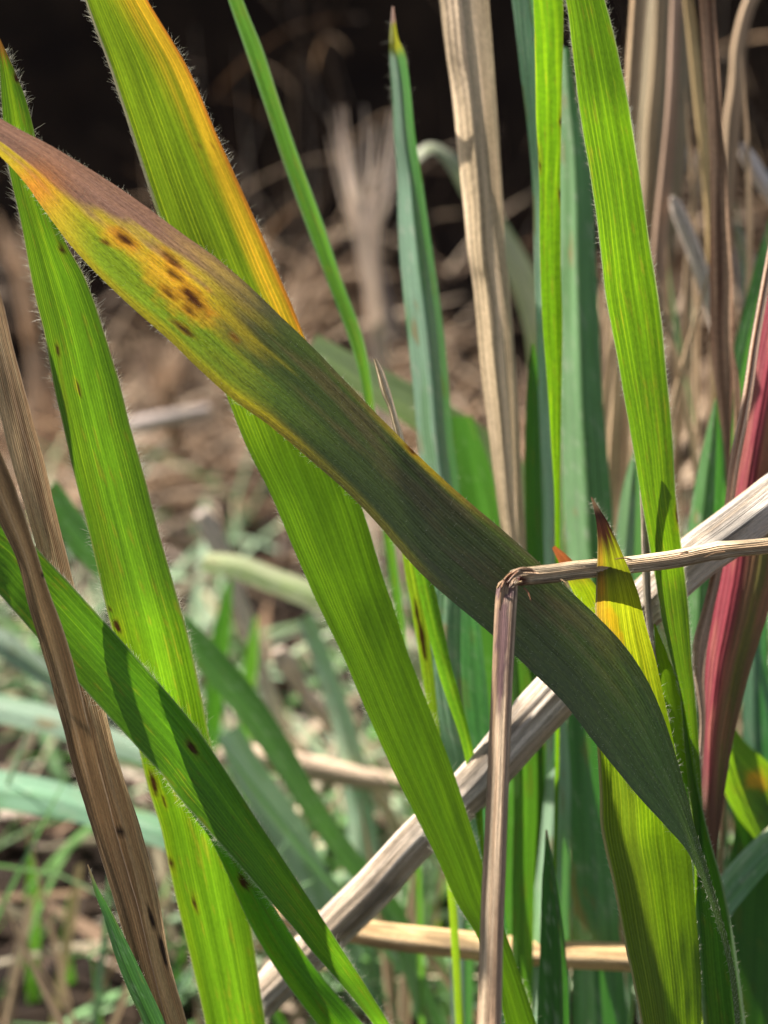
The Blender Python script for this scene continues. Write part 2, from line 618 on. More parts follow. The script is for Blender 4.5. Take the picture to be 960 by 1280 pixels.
def pig_green(seed=0, pig=G_PIG, trn=G_TRN, pale=0.25, var=0.25, tip=None, spots=(), edge=None, spot_col=(0.05, 0.02, 0.006)):
    def f(U, T, PX, PY, SS):
        k = 0.7 * streaky(U, SS, seed) + 0.3 * fbm(U * 2.2, SS * 0.35, seed + 14, 3)
        b = (1 + var * (k - 0.5) * 2)[..., None]
        p = np.asarray(pig) * b
        t = np.asarray(trn) * b
        fk = sstep(0.70, 0.80, fbm(U * 20, SS * 3.0, seed + 15, 2))[..., None] * 0.45
        t = t * (1 - fk) + np.array([0.30, 0.28, 0.02]) * fk
        q = sstep(0.55, 0.85, fbm(U * 4 + 2, SS * 0.12, seed + 9, 3)) * pale
        t = mixc(t, np.array([0.5, 0.66, 0.01]), q) if False else t * (1 - q[..., None]) + np.array([0.25, 0.43, 0.008]) * q[..., None]
        if edge is not None:
            ecol, wdt, amt = edge
            e = (1 - sstep(0, wdt, np.minimum(U, 1 - U))) * amt
            p = p * (1 - e[..., None]) + np.array(ecol) * e[..., None]
            t = t * (1 - e[..., None]) + np.array(ecol) * e[..., None]
        if tip is not None:
            (tc, t0, t1) = tip
            e = 1 - sstep(t0, t1, T + 0.05 * (k - 0.5))
            p = p * (1 - e[..., None]) + np.array(tc) * e[..., None]
            t = t * (1 - e[..., None]) + np.array(tc) * e[..., None]
        if len(spots):
            e = patches(PX, PY, spots, seed + 1)[..., None]
            halo = patches(PX, PY, [(x, y, a * 1.5, b_ * 2.0, g) for (x, y, a, b_, g) in spots], seed + 1)[..., None] * 0.15
            t = t * (1 - halo) + np.array([0.6, 0.45, 0.01]) * halo
            p = p * (1 - e) + np.array(spot_col) * e
            t = t * (1 - e) + np.array(spot_col) * e
        return p, t
    return f


def pig_glauc(seed=0, pig=(0.16, 0.30, 0.18), trn=(0.10, 0.34, 0.06), var=0.15, tip=None, split=None):
    """waxy blue-green blade; split: colour of the strip right of a given place across"""
    def f(U, T, PX, PY, SS):
        k = streaky(U, SS, seed)
        b = (1 + var * (k - 0.5) * 2)[..., None]
        p = np.asarray(pig) * b
        t = np.asarray(trn) * b
        worn = (sstep(0.50, 0.68, fbm(U * 3.5 + seed, SS * 0.45 + seed * 0.7, seed + 3, 4)) * 0.65)[..., None]
        p = p * (1 - worn) + np.asarray(pig) * np.array([0.45, 0.66, 0.30]) * worn
        dust = sstep(0.66, 0.80, fbm(U * 16, SS * 6, seed + 6, 2))[..., None] * 0.4
        p = p * (1 - dust) + np.array([0.5, 0.52, 0.42]) * dust
        scar = sstep(0.74, 0.80, fbm(U * 6, SS * 0.9, seed + 12, 3))[..., None] * 0.8
        p = p * (1 - scar) + np.array([0.30, 0.19, 0.08]) * scar
        if split:
            u0, c = split
            e = sstep(u0 - 0.04, u0 + 0.04, U)[..., None]
            p = p * (1 - e) + np.array(c) * b * e
        if tip is not None:
            for (tc, t0, t1) in tip:
                e = (1 - sstep(t0, t1, T))[..., None]
                p = p * (1 - e) + np.array(tc) * e
                t = t * (1 - e) + np.array(tc) * 0.8 * e
        return p, t
    return f


def pig_dry(seed=0, a=(0.36, 0.25, 0.15), b=(0.22, 0.13, 0.07), spots=(), tr=0.8, su=8, ends=None):
    def f(U, T, PX, PY, SS):
        k = sstep(0.3, 0.7, streaky(U, SS, seed, su, 0.3))
        j = sstep(0.45, 0.75, fbm(U * 2 + 4, SS * 0.5, seed + 5, 4))
        p = np.asarray(a) * (1 - k[..., None]) + np.asarray(b) * k[..., None]
        p = p * (1 - 0.3 * j[..., None])
        if ends is not None:
            (c, t0, t1) = ends
            e = (1 - sstep(t0, t1, T + 0.1 * (k - 0.5)))[..., None]
            p = p * (1 - e) + np.array(c) * e
        if seed in (51, 53):
            e = ((1 - sstep(0.0, 0.05, np.minimum(U, 1 - U))) * 0.8 + 0.5 * np.exp(-((U - 0.52) / 0.02) ** 2))[..., None]
            e = np.clip(e, 0, 1) * sstep(0.35, 0.6, fbm(SS * 0.8, U * 2, seed + 8, 3))[..., None]
            p = p * (1 - e) + np.array([0.62, 0.46, 0.32]) * e
        if len(spots):
            e = patches(PX, PY, spots, seed + 1)[..., None]
            p = p * (1 - e) + np.array([0.03, 0.02, 0.015]) * e
        return p, p * tr
    return f


# ------------------------------------------------------------------ the ground: one sheet, turf in front, rough bank behind
def build_ground():
    near_x = np.linspace(-70, 70, 190)
    far = np.array([80, 95, 120, 170, 260, 420, 800, 1600, 4000, 12000, 30000.0])
    xs = np.concatenate([-far[::-1], near_x, far])
    ys = np.concatenate([[-30000, -8000, -2000, -600, -200, -90, -40, -15], np.linspace(0, 35, 24), np.linspace(36, 125, 170),
                         [130, 140, 160, 200, 280, 450, 900, 2000, 5000, 12000, 30000]])
    X, Y = np.meshgrid(xs, ys)
    Z = ground_z(X, Y)
    fade = 1 - sstep(150, 400, np.abs(X)) * 1.0
    Z = Z * 1.0
    V = np.stack([X, Y, Z], -1).reshape(-1, 3)
    nx = len(xs)
    a = (np.arange(len(ys) - 1)[:, None] * nx + np.arange(nx - 1)[None]).ravel()
    F = np.stack([a, a + 1, a + nx + 1, a + nx], 1)
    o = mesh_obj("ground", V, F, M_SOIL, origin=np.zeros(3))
    o['kind'] = 'structure'
    return o


build_ground()


def litter(name, label, cat, count, xr, yr, lenr, widr, palette, mat, lift=1.0, seed=1, upright=0.0, density=None, kind='stuff'):
    """loose dead blades lying on the soil: every one a curved strip of its own, one mass"""
    rg = np.random.default_rng(seed)
    segs = 6
    n = count
    x = rg.uniform(*xr, n * 3)
    y = rg.uniform(*yr, n * 3)
    if density is not None:
        keep = rg.uniform(0, 1, n * 3) < density(x, y)
        x, y = x[keep][:n], y[keep][:n]
    else:
        x, y = x[:n], y[:n]
    n = len(x)
    yaw = rg.uniform(0, 2 * np.pi, n)
    ln = rg.uniform(*lenr, n)
    wd = rg.uniform(*widr, n)
    pit = np.abs(rg.normal(0, 0.22, n)) + upright * rg.uniform(0.3, 1.2, n)
    curv = rg.normal(0, 0.5, n)
    k = np.linspace(0, 1, segs + 1)
    hd = yaw[:, None] + curv[:, None] * k
    pt = pit[:, None] - (0.4 + upright) * rg.uniform(0.2, 1.3, n)[:, None] * k ** 1.5
    st = ln[:, None] / segs
    dx = np.cos(hd) * np.cos(pt) * st
    dy = np.sin(hd) * np.cos(pt) * st
    dz = np.sin(pt) * st
    cx = x[:, None] + np.cumsum(dx, 1) - dx
    cy = y[:, None] + np.cumsum(dy, 1) - dy
    z0 = ground_z(x, y) + np.abs(rg.normal(0, 0.5, n)) * lift
    cz = z0[:, None] + np.cumsum(dz, 1) - dz
    cz = np.maximum(cz, ground_z(cx, cy) + 0.05)
    roll = rg.normal(0, 0.6, n)[:, None]
    wx, wy, wz = -np.sin(hd) * np.cos(roll), np.cos(hd) * np.cos(roll), np.sin(roll) * np.ones_like(hd)
    tp = (1 - 0.85 * k ** 2)[None] * wd[:, None] / 2
    Lf = np.stack([cx - wx * tp, cy - wy * tp, cz - wz * tp], -1)
    Rt = np.stack([cx + wx * tp, cy + wy * tp, cz + wz * tp], -1)
    Md = (Lf + Rt) / 2
    Md[..., 2] += wd[:, None] * 0.18
    V = np.stack([Lf, Md, Rt], 2).reshape(n, -1, 3)             # n, (segs+1)*3
    F = []
    for s_ in range(segs):
        for c in range(2):
            F.append((s_ * 3 + c, s_ * 3 + c + 1, (s_ + 1) * 3 + c + 1, (s_ + 1) * 3 + c))
    F = (np.array(F)[None] + (np.arange(n) * V.shape[1])[:, None, None]).reshape(-1, 4)
    pal = np.asarray(palette)
    col = pal[rg.integers(0, len(pal), n)] * rg.uniform(0.6, 1.25, (n, 1))
    pg = np.repeat(col[:, None], V.shape[1], 1).reshape(-1, 3)
    uv = np.stack([np.tile(np.array([0, .5, 1]), n * (segs + 1)) * np.repeat(wd, V.shape[1]) + np.repeat(rg.uniform(0, 90, n), V.shape[1]),
                   np.tile(np.repeat(k, 3), n) * np.repeat(ln, V.shape[1])], -1)
    uv3 = np.zeros((len(uv), 3)); uv3[:, :2] = uv
    o = mesh_obj(name, V.reshape(-1, 3), F, mat, origin=np.zeros(3), uv=uv3, pig=pg, trn=pg * 0.9)
    set_props(o, label, cat, None, kind)
    return o


DRY_PAL = [(0.50, 0.38, 0.29), (0.58, 0.46, 0.38), (0.32, 0.21, 0.14), (0.62, 0.52, 0.43), (0.20, 0.12, 0.08), (0.44, 0.33, 0.27), (0.12, 0.07, 0.045)]
DARK_PAL = [(0.11, 0.065, 0.038), (0.07, 0.04, 0.022), (0.18, 0.11, 0.065), (0.05, 0.03, 0.018), (0.13, 0.08, 0.05), (0.09, 0.05, 0.03), (0.24, 0.16, 0.10)] * 2
GREY_GREEN = [(0.18, 0.34, 0.14), (0.28, 0.42, 0.24), (0.11, 0.27, 0.05), (0.40, 0.50, 0.32), (0.50, 0.42, 0.28)]

litter("dead_grass_litter", "pale tan dead grass litter strewn on the soil below", "dead grass", 2300, (-50, 50), (14, 84), (2.0, 7.5), (0.15, 0.8),
       DRY_PAL + DARK_PAL[:7], M_DRY, lift=1.6, seed=5, upright=0.10, density=lambda x, y: (0.10 + 0.90 * sstep(0.44, 0.56, fbm(x * .13 + 2, y * .13, 79, 3))) * (1 - 0.65 * sstep(60, 74, y)))
litter("bank_litter", "dim tangle of brown dead grass on the bank behind", "dead grass", 2300, (-70, 70), (78, 116), (2.0, 9.0), (0.12, 0.5),
       DRY_PAL[:2] + DARK_PAL, M_DRY, lift=2.2, seed=6, upright=0.12,
       density=lambda x, y: (1.0 - 0.97 * sstep(4, 11, ground_z(x, y) + 7 * (fbm(x * .08, y * .08, 77, 3) - .5))) * (0.06 + 0.94 * sstep(0.44, 0.56, fbm(x * .11 + 9, y * .10, 78, 3))))
litter("bank_straws", "thin pale dead stems sticking out of the shaded bank", "dead grass", 2600, (-60, 60), (70, 112), (4.0, 13.0), (0.10, 0.28),
       [(0.66, 0.48, 0.33), (0.50, 0.33, 0.20), (0.26, 0.16, 0.09), (0.74, 0.58, 0.43), (0.12, 0.07, 0.04)], M_DRY, lift=1.5, seed=9, upright=0.65,
       density=lambda x, y: (0.06 + 0.94 * sstep(0.46, 0.58, fbm(x * .10 + 50, y * .10, 37, 3))) * (1 - 0.86 * sstep(5, 15, ground_z(x, y))))
litter("low_grass", "short grey-green grass low on the ground among litter", "grass", 1300, (-45, 45), (34, 72), (5.0, 13.0), (0.2, 0.55),
       GREY_GREEN, M_SMOOTH, lift=0.2, seed=8, upright=0.8,
       density=lambda x, y: (0.1 + 0.9 * sstep(0.42, 0.6, fbm(x * .09 + 5, y * .09, 31, 3))) * (1 - 0.8 * sstep(52, 64, y)))

GB, DB, DS = "green grass blades", "dry grass leaves", "dry straw stalks"

# ------------------------------------------------------------------ A: the dark diagonal leaf
rowsA = [(-70, 132, -58, 108), (-30, 172, -20, 135), (0, 196, 18, 158), (30, 228, 62, 181), (60, 270, 102, 205), (92, 312, 142, 230), (128, 350, 185, 260),
         (170, 390, 228, 292), (212, 426, 270, 322), (250, 462, 313, 359), (290, 497, 357, 401), (338, 533, 400, 443), (385, 573, 443, 488),
         (430, 612, 489, 535), (475, 658, 532, 578), (520, 710, 575, 617), (570, 755, 622, 657), (620, 798, 668, 697), (665, 840, 712, 738),
         (704, 878, 748, 772), (738, 922, 780, 806), (772, 964, 808, 848), (802, 1000, 828, 893), (830, 1030, 842, 935), (855, 1058, 856, 985),
         (869, 1083, 870, 1040), (880, 1108, 883, 1082), (893, 1145, 896, 1126), (905, 1185, 908, 1168), (913, 1225, 918, 1212), (918, 1268, 924, 1258), (921, 1300, 927, 1297)]


def pigA(U, T, PX, PY, SS):
    # U: 0 lower margin, 1 upper margin
    k = streaky(U, SS, 3, 12, 0.5)
    olive_p, olive_t = np.array([0.105, 0.135, 0.050]), np.array([0.042, 0.068, 0.012])
    purp_p = np.array([0.112, 0.096, 0.070])
    yel_p, yel_t = np.array([0.34, 0.28, 0.05]), np.array([0.58, 0.44, 0.02])
    orange = np.array([0.62, 0.24, 0.05])
    green_p, green_t = np.array([0.10, 0.17, 0.03]), np.array([0.25, 0.37, 0.012])
    f = sstep(0.45, 0.72, 0.6 * k + 0.4 * fbm(U * 5, SS * 1.3, 44, 4) + 0.30 * (U - 0.5))
    p = mixc(olive_p, purp_p, f * 0.55)
    t = mixc(olive_t, np.array([0.10, 0.075, 0.03]), f * 0.7)
    # toward the tip: yellow with a green lower band, purple-brown top strip
    yl = 1 - sstep(235, 345, PX + 120 * (k - 0.5) + 60 * (fbm(U * 14, SS * 1.6, 45, 4) - 0.5) + 40 * (U - 0.5))
    band = yl
    p = mixc(p, yel_p, 0) * (1 - band[..., None]) + yel_p * band[..., None]
    t = t * (1 - band[..., None]) + yel_t * band[..., None]
    gr = band * (1 - sstep(0.28, 0.50, U + 0.12 * (k - 0.5))) * sstep(70, 130, PX)
    p = p * (1 - gr[..., None]) + green_p * gr[..., None]
    t = t * (1 - gr[..., None]) + green_t * gr[..., None]
    gr2 = (sstep(230, 330, PX) * (1 - sstep(330, 460, PX)) * sstep(0.1, 0.2, U) * (1 - sstep(0.3, 0.55, U)))[..., None] * 0.7
    t = t * (1 - gr2) + np.array([0.12, 0.21, 0.015]) * gr2
    # purple upper strip
    lim = np.interp(PX, [-60, 40, 120, 200, 300, 380], [0.20, 0.30, 0.50, 0.62, 0.70, 0.8])
    pu = sstep(lim - 0.06, lim + 0.12, U + 0.30 * (k - 0.5) + 0.16 * (fbm(U * 9, SS * 2.0, 46, 4) - 0.5)) * (1 - sstep(240, 390, PX))
    pu = pu * (0.85 - 0.35 * sstep(180, 300, PX))
    p = p * (1 - pu[..., None]) + np.array([0.42, 0.23, 0.28]) * pu[..., None]
    t = t * (1 - pu[..., None]) + np.array([0.17, 0.070, 0.085]) * pu[..., None]
    og = (np.exp(-((PX - 40) / 34.0) ** 2 - ((PY - 238) / 30.0) ** 2))[..., None] * 0.8
    p = p * (1 - og) + orange * og
    t = t * (1 - og) + np.array([0.75, 0.25, 0.03]) * og
    # yellow lower margin all along to the bend
    mg = (1 - sstep(0.03, 0.14, U + 0.10 * (k - 0.5))) * sstep(40, 120, PX) * (1 - sstep(470, 590, PX + 80 * (fbm(SS, SS * 0, 3) - .5)))
    mg = mg[..., None] * (0.75 - 0.35 * sstep(330, 420, PX))[..., None]
    p = p * (1 - mg) + np.array([0.34, 0.27, 0.03]) * mg
    t = t * (1 - mg) + np.array([0.46, 0.34, 0.01]) * mg
    mu = (sstep(0.90, 0.97, U) * np.exp(-((PX - 530) / 55.0) ** 2))[..., None] * 0.8
    p = p * (1 - mu) + np.array([0.24, 0.19, 0.02]) * mu
    t = t * (1 - mu) + np.array([0.45, 0.32, 0.01]) * mu
    # green base
    gb = sstep(690, 860, PX + 50 * (k - 0.5))[..., None] * 0.75
    p = p * (1 - gb) + np.array([0.080, 0.140, 0.035]) * gb
    t = t * (1 - gb) + np.array([0.10, 0.20, 0.02]) * gb
    # pale flecks
    fl = (sstep(0.66, 0.80, fbm(U * 24, SS * 5.5, 91, 2)) * sstep(360, 430, PX))[..., None] * 0.5
    p = p * (1 - fl) + np.array([0.20, 0.22, 0.09]) * fl
    # brown margin line near the tip and lesions
    sp = [(214, 324, 16, 5, 40), (218, 344, 11, 4.5, 40), (242, 374, 24, 7, 46), (211, 366, 12, 3.5, 46), (236, 387, 9, 4, 38), (229, 411, 15, 3.5, 38),
          (156, 298, 15, 6, 34), (132, 303, 7, 2.5, 30), (293, 423, 5, 3, 50), (517, 563, 9, 4, 35)]
    brown_halo = patches(PX, PY, [(222, 362, 58, 26, 44), (150, 300, 30, 12, 32)], 7)[..., None] * 0.5
    t = t * (1 - brown_halo) + np.array([0.95, 0.42, 0.02]) * brown_halo
    rd = patches(PX, PY, [(x, y, a * 1.35, b * 1.7, g) for (x, y, a, b, g) in sp], 15)[..., None] * 0.4
    p = p * (1 - rd) + np.array([0.22, 0.06, 0.01]) * rd
    t = t * (1 - rd) + np.array([0.42, 0.10, 0.008]) * rd
    e = patches(PX, PY, [(x, y, a * 0.95, b * 0.85, g) for (x, y, a, b, g) in sp], 12)[..., None] * (0.65 + 0.35 * sstep(0.35, 0.6, k))[..., None]
    p = p * (1 - e) + np.array([0.075, 0.022, 0.008]) * e
    t = t * (1 - e) + np.array([0.06, 0.018, 0.004]) * e
    return p, t


blade("grass_blade", "broad dark olive and purple blade crossing diagonally, its tip yellow with brown spots", "grass blade", GB,
      rowsA, [23.7, 24.0, 24.3, 24.55, 24.65, 24.6, 24.5, 24.5, 24.6], pigA, M_DARK, tilt=[-0.4, -0.4, -0.35, -0.2, 0.05, 0.1, 0.0], camber=0.07, cols=41,
      hairs=7, hair_len=0.07, ripple=0.05, seed=3, fuzz=120)

# ------------------------------------------------------------------ B: the broad yellow-green blade behind it
rowsB = [(40, -190, 115, -190), (85, -60, 152, -60), (106, 0, 185, 0), (135, 80, 235, 85), (163, 165, 272, 170), (190, 250, 305, 245), (225, 350, 345, 335),
         (258, 430, 384, 428), (285, 500, 412, 510), (309, 560, 432, 575), (340, 622, 457, 647), (373, 701, 476, 712), (394, 747, 490, 755),
         (430, 823, 512, 823), (462, 899, 542, 899), (492, 965, 567, 966), (520, 1020, 588, 1030), (544, 1068, 604, 1082), (571, 1129, 620, 1135),
         (597, 1172, 634, 1172), (618, 1225, 652, 1225), (634, 1285, 672, 1285)]


def pigB(U, T, PX, PY, SS):
    k = streaky(U, SS, 21, 13, 0.3)
    p = np.array([0.085, 0.150, 0.016]) * (0.8 + 0.4 * k[..., None])
    t = np.array([0.19, 0.31, 0.008]) * (0.75 + 0.5 * k[..., None])
    lo = sstep(420, 620, PY)[..., None]
    t = t * (1 - lo) + np.array([0.115, 0.265, 0.004]) * (0.75 + 0.5 * k[..., None]) * lo
    w = np.interp(PY, [-200, 0, 60, 200, 330, 430], [0.62, 0.50, 0.36, 0.22, 0.17, 0.15])
    e = sstep(1 - w - 0.16, 1 - w * 0.12, U + 0.34 * (k - 0.5)) * (1 - sstep(430, 520, PY))
    e = e[..., None]
    p = p * (1 - e) + np.array([0.50, 0.32, 0.03]) * e
    t = t * (1 - e) + np.array([0.68, 0.44, 0.02]) * e
    r = (sstep(0.93, 0.99, U) * (1 - sstep(400, 440, PY)))[..., None] * 0.8
    p = p * (1 - r) + np.array([0.35, 0.12, 0.03]) * r
    t = t * (1 - r) + np.array([0.55, 0.16, 0.02]) * r
    g = ((1 - sstep(0.02, 0.05, U)) * (1 - sstep(230, 300, PY)))[..., None] * 0.85
    p = p * (1 - g) + np.array([0.40, 0.36, 0.30]) * g
    t = t * (1 - g) + np.array([0.25, 0.22, 0.16]) * g
    m = patches(PX, PY, [(250, 185, 5, 3, 70), (266, 180, 4, 3, 70)], 4)[..., None] * 0.8
    t = t * (1 - m) + np.array([0.15, 0.07, 0.01]) * m
    return p, t


blade("grass_blade", "broad yellow-green blade with an orange right margin, leaning behind the dark diagonal blade", "grass blade", GB,
      rowsB, [25.4, 26.0, 26.4, 26.6, 26.7, 26.8], pigB, M_LEAF, tilt=[0.35, 0.4, 0.45, 0.4], camber=0.05, cols=41, hairs=16, hair_len=0.11, seed=21)

# ------------------------------------------------------------------ C: the bright green blade on the left
rowsC = [(-2, 48, 0, 48), (0, 90, 19, 90), (3, 140, 36, 137), (10, 205, 58, 230), (26, 275, 80, 297), (42, 360, 108, 352), (57, 422, 130, 415),
         (67, 480, 148, 475), (80, 535, 163, 535), (92, 590, 179, 590), (112, 670, 200, 670), (130, 750, 223, 750), (143, 800, 238, 805),
         (158, 860, 250, 860), (170, 920, 264, 930), (185, 985, 280, 985), (200, 1034, 292, 1040), (220, 1124, 308, 1124), (240, 1204, 320, 1200), (257, 1280, 332, 1280)]
pC = pig_green(31, trn=(0.135, 0.305, 0.008), pale=0.75, var=0.22, tip=((0.30, 0.14, 0.02), 0.01, 0.045),
               spots=[(21, 97, 8, 3, 66), (77, 312, 6, 3.5, 70), (72, 438, 9, 2, 80), (99, 488, 10, 1.8, 78), (137, 760, 4, 2, 70), (147, 783, 10, 3.5, 60),
                      (192, 980, 15, 4, 72), (214, 1078, 10, 2.6, 74), (243, 1128, 14, 2.4, 76), (205, 1000, 8, 2.2, 75)],
               edge=((0.42, 0.46, 0.16), 0.028, 0.7))
blade("grass_blade", "tall bright green blade with pale veins, tip at the upper left corner", "grass blade", GB,
      rowsC, [25.3, 25.1, 25.3, 25.6, 26.6, 27.6], lambda U, T, PX, PY, SS: (lambda a: (a[0], a[1] * (0.62 + 0.55 * np.exp(-((U - 0.58) / 0.26) ** 2))[..., None]))(pC(U, T, PX, PY, SS)), M_LEAF, tilt=[0.45, 0.45, 0.5], camber=0.10, cols=37, hairs=20, hair_len=0.13, seed=31)

# ------------------------------------------------------------------ D: two green blades sweeping down from the left
rowsD = [(-90, 640, -70, 560), (-40, 700, -20, 625), (0, 743, 24, 660), (19, 765, 50, 690), (45, 795, 85, 727), (72, 825, 120, 765), (100, 856, 152, 800), (131, 890, 185, 838),
         (169, 931, 213, 870), (200, 965, 240, 903), (225, 999, 266, 940), (258, 1035, 296, 985), (287, 1067, 325, 1030), (318, 1103, 355, 1075),
         (345, 1135, 383, 1118), (368, 1161, 408, 1156), (390, 1189, 430, 1190), (415, 1217, 453, 1225), (459, 1270, 482, 1272), (475, 1295, 498, 1297)]
pD = pig_green(41, pig=(0.045, 0.125, 0.022), trn=(0.115, 0.30, 0.008), pale=0.3, var=0.2, spots=[(240, 935, 13, 4, 54)], edge=((0.34, 0.42, 0.22), 0.03, 0.6))
blade("grass_blade", "green blade sweeping down from the left edge, one dark brown spot on its lit half", "grass blade", GB,
      rowsD, [24.4, 24.6, 25.0, 25.6, 26.2, 27.0], pD, M_LEAF, tilt=[0.3, 0.3, 0.1], camber=0.10, cols=31, hairs=18, hair_len=0.12, seed=41)
rowsD2 = [(196, 955, 222, 938), (220, 990, 250, 975), (245, 1025, 278, 1020), (263, 1049, 300, 1058), (287, 1099, 334, 1118), (315, 1161, 365, 1168), (349, 1217, 398, 1215),
          (396, 1280, 450, 1275), (410, 1300, 465, 1296)]
blade("grass_blade", "dark green blade with a black speck tucked under the sweeping left blade", "grass blade", GB, rowsD2, [26.2, 26.8, 27.4],
      pig_green(43, pig=(0.04, 0.11, 0.02), trn=(0.12, 0.40, 0.008), spots=[(305, 1103, 9, 5, 60)], edge=((0.30, 0.40, 0.2), 0.03, 0.6)), M_LEAF,
      tilt=0.2, camber=-0.05, fold=(0.55, 0.16), cols=23, hairs=5, hair_len=0.08, seed=43)

# ------------------------------------------------------------------ E: brown dead leaves on the left
rowsE1 = [(-70, 280, -34, 272), (-52, 330, -12, 325), (-32, 390, 6, 385), (-15, 450, 20, 445), (0, 520, 40, 520), (15, 580, 56, 582), (32, 640, 70, 640),
          (45, 690, 85, 700), (58, 760, 102, 765), (72, 830, 120, 835), (92, 895, 136, 900), (105, 950, 151, 957), (125, 1034, 175, 1034),
          (150, 1129, 200, 1129), (170, 1214, 217, 1214), (190, 1285, 237, 1285)]
blade("dry_leaf", "tan striped dead leaf rising at the left edge behind the green blades", "dry leaf", DB, rowsE1, [25.3, 25.1, 25.2, 25.8],
      pig_dry(51, (0.58, 0.41, 0.22), (0.36, 0.22, 0.11), spots=[(150, 1042, 5, 5, 0), (190, 1150, 16, 3, 74), (204, 1190, 24, 3, 76), (155, 1080, 6, 2, 74)]), M_DRY,
      tilt=-0.55, camber=0.08, cols=27, seed=51, rough=1.4, ripple=0.09)
rowsE2 = [(-66, 480, -36, 465), (-40, 560, -6, 548), (-12, 630, 22, 618), (19, 696, 44, 684), (34, 752, 61, 738), (48, 799, 80, 790), (62, 846, 97, 850),
          (78, 906, 110, 905), (90, 954, 122, 950), (105, 1005, 135, 1000), (120, 1054, 148, 1050), (145, 1134, 170, 1125), (165, 1204, 188, 1200), (185, 1285, 210, 1285)]
blade("dry_leaf", "dark brown withered leaf in front of the sweeping green blade at left", "dry leaf", DB, rowsE2, [23.4, 23.7, 24.2, 25.0, 25.6],
      pig_dry(53, (0.35, 0.225, 0.11), (0.19, 0.115, 0.055), spots=[(30, 770, 14, 1.8, 72), (55, 720, 3, 2, 0)]), M_DRY,
      tilt=-0.5, camber=-0.02, fold=(0.35, 0.10), cols=25, seed=53, rough=1.5, ripple=0.08)

# ------------------------------------------------------------------ F: small keeled tip
rowsF = [(109, 1081, 110, 1080), (118, 1115, 124, 1113), (128, 1142, 139, 1139), (144, 1195, 164, 1188), (158, 1232, 186, 1234), (180, 1282, 207, 1280)]
blade("grass_blade", "small dark green keeled blade tip at the bottom left beside the brown leaf", "grass blade", GB, rowsF, [24.8, 25.4],
      pig_glauc(57, (0.09, 0.17, 0.08), (0.07, 0.24, 0.03), tip=[((0.30, 0.22, 0.12), 0.02, 0.2)]), M_SMOOTH, tilt=0.2, camber=0, fold=(0.45, 0.25), cols=13, seed=57, hairs=4, hair_len=0.05)

# ------------------------------------------------------------------ R: the kinked straw in front
straw_root = bpy.data.objects.new("broken_straw", None)
COL.objects.link(straw_root)
_rb = P(612, 1290, 24.2)
straw_root.location = tuple(_rb * CM)
set_props(straw_root, "kinked tan straw, snapped in front of the dark diagonal blade, one half level, one hanging", "straw", DS)


def pig_straw(seed, a, b, stain_or_shade=None, dark=None):
    def f(U, T, PX, PY, SS):
        th = U * 2 * np.pi
        k = fbm(np.cos(th) * 3.5 + seed, np.sin(th) * 3.5 + SS * 0.25, seed, 3)
        k = sstep(0.32, 0.62, k)
        p = np.asarray(a) * (1 - k[..., None]) + np.asarray(b) * k[..., None]
        q = sstep(0.55, 0.72, fbm(np.cos(th) * 1.6 + 3, SS * 0.9, seed + 4, 4))[..., None]
        p = p * (1 - 0.5 * q)
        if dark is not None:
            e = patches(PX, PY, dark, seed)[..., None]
            p = p * (1 - e) + np.array(stain_or_shade) * e
        return p, p
    return f


stalk("upper_straw", None, None, None, [(643, 722, 9), (649, 721, 11), (690, 717, 11.5), (720, 713, 11.5), (760, 709, 11), (790, 706, 10.5), (843, 699, 11), (900, 688, 10.5), (960, 682, 10), (1020, 672, 10), (1120, 640, 10)],
      [24.05, 24.1, 24.25, 24.42, 24.78, 24.85, 24.85, 24.7, 24.6, 24.4, 24.2], pig_straw(61, (0.76, 0.60, 0.40), (0.48, 0.32, 0.18), (0.10, 0.015, 0.008), [(650, 727, 10, 7, 20)]), M_STRAW, ribs=8, rib=0.05, seed=61, parent=straw_root, wob=0.07, nodes=[(0.56, 0.16, 0.10)])
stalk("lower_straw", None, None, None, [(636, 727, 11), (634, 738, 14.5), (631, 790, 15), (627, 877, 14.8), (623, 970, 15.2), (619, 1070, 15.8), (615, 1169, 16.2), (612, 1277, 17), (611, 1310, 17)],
      [24.05, 23.6, 23.0, 22.4], pig_straw(62, (0.70, 0.53, 0.36), (0.34, 0.22, 0.14), (0.15, 0.085, 0.085), [(628, 800, 62, 8, 92), (626, 850, 50, 6, 92), (631, 740, 12, 9, 0)]), M_STRAW, ribs=7, rib=0.07, seed=62, parent=straw_root, wob=0.05, flat=0.62, flat_rot=0.65, root=True)  # dark patches on the upper part are shade painted into the pigment
for i, (off, r_) in enumerate([(1, 2.6), (5, 2.0), (-2, 1.8)]):
    stalk("creased_strip", None, None, None, [(668 + off, 713 + off * 0.8, r_ * 0.8), (652, 712 + off * 0.9, r_), (641 + off * 0.3, 717 + off * 0.6, r_ * 1.15), (632 + off * 0.8, 726 + off * 0.2, r_ * 1.1), (628 + off, 740, r_), (627 + off, 762, r_ * 0.7)],
          [23.95 - 0.03 * i, 23.75, 23.72], pig_straw(161 + i, (0.66, 0.50, 0.33), (0.30, 0.16, 0.09), (0.13, 0.03, 0.015), [(638, 728, 10, 6, 40)]), M_STRAW, sides=10, ribs=3, rib=0.15, flat=0.45, flat_rot=0.4 * i, seed=161 + i, parent=straw_root, wob=0.25, n=26)
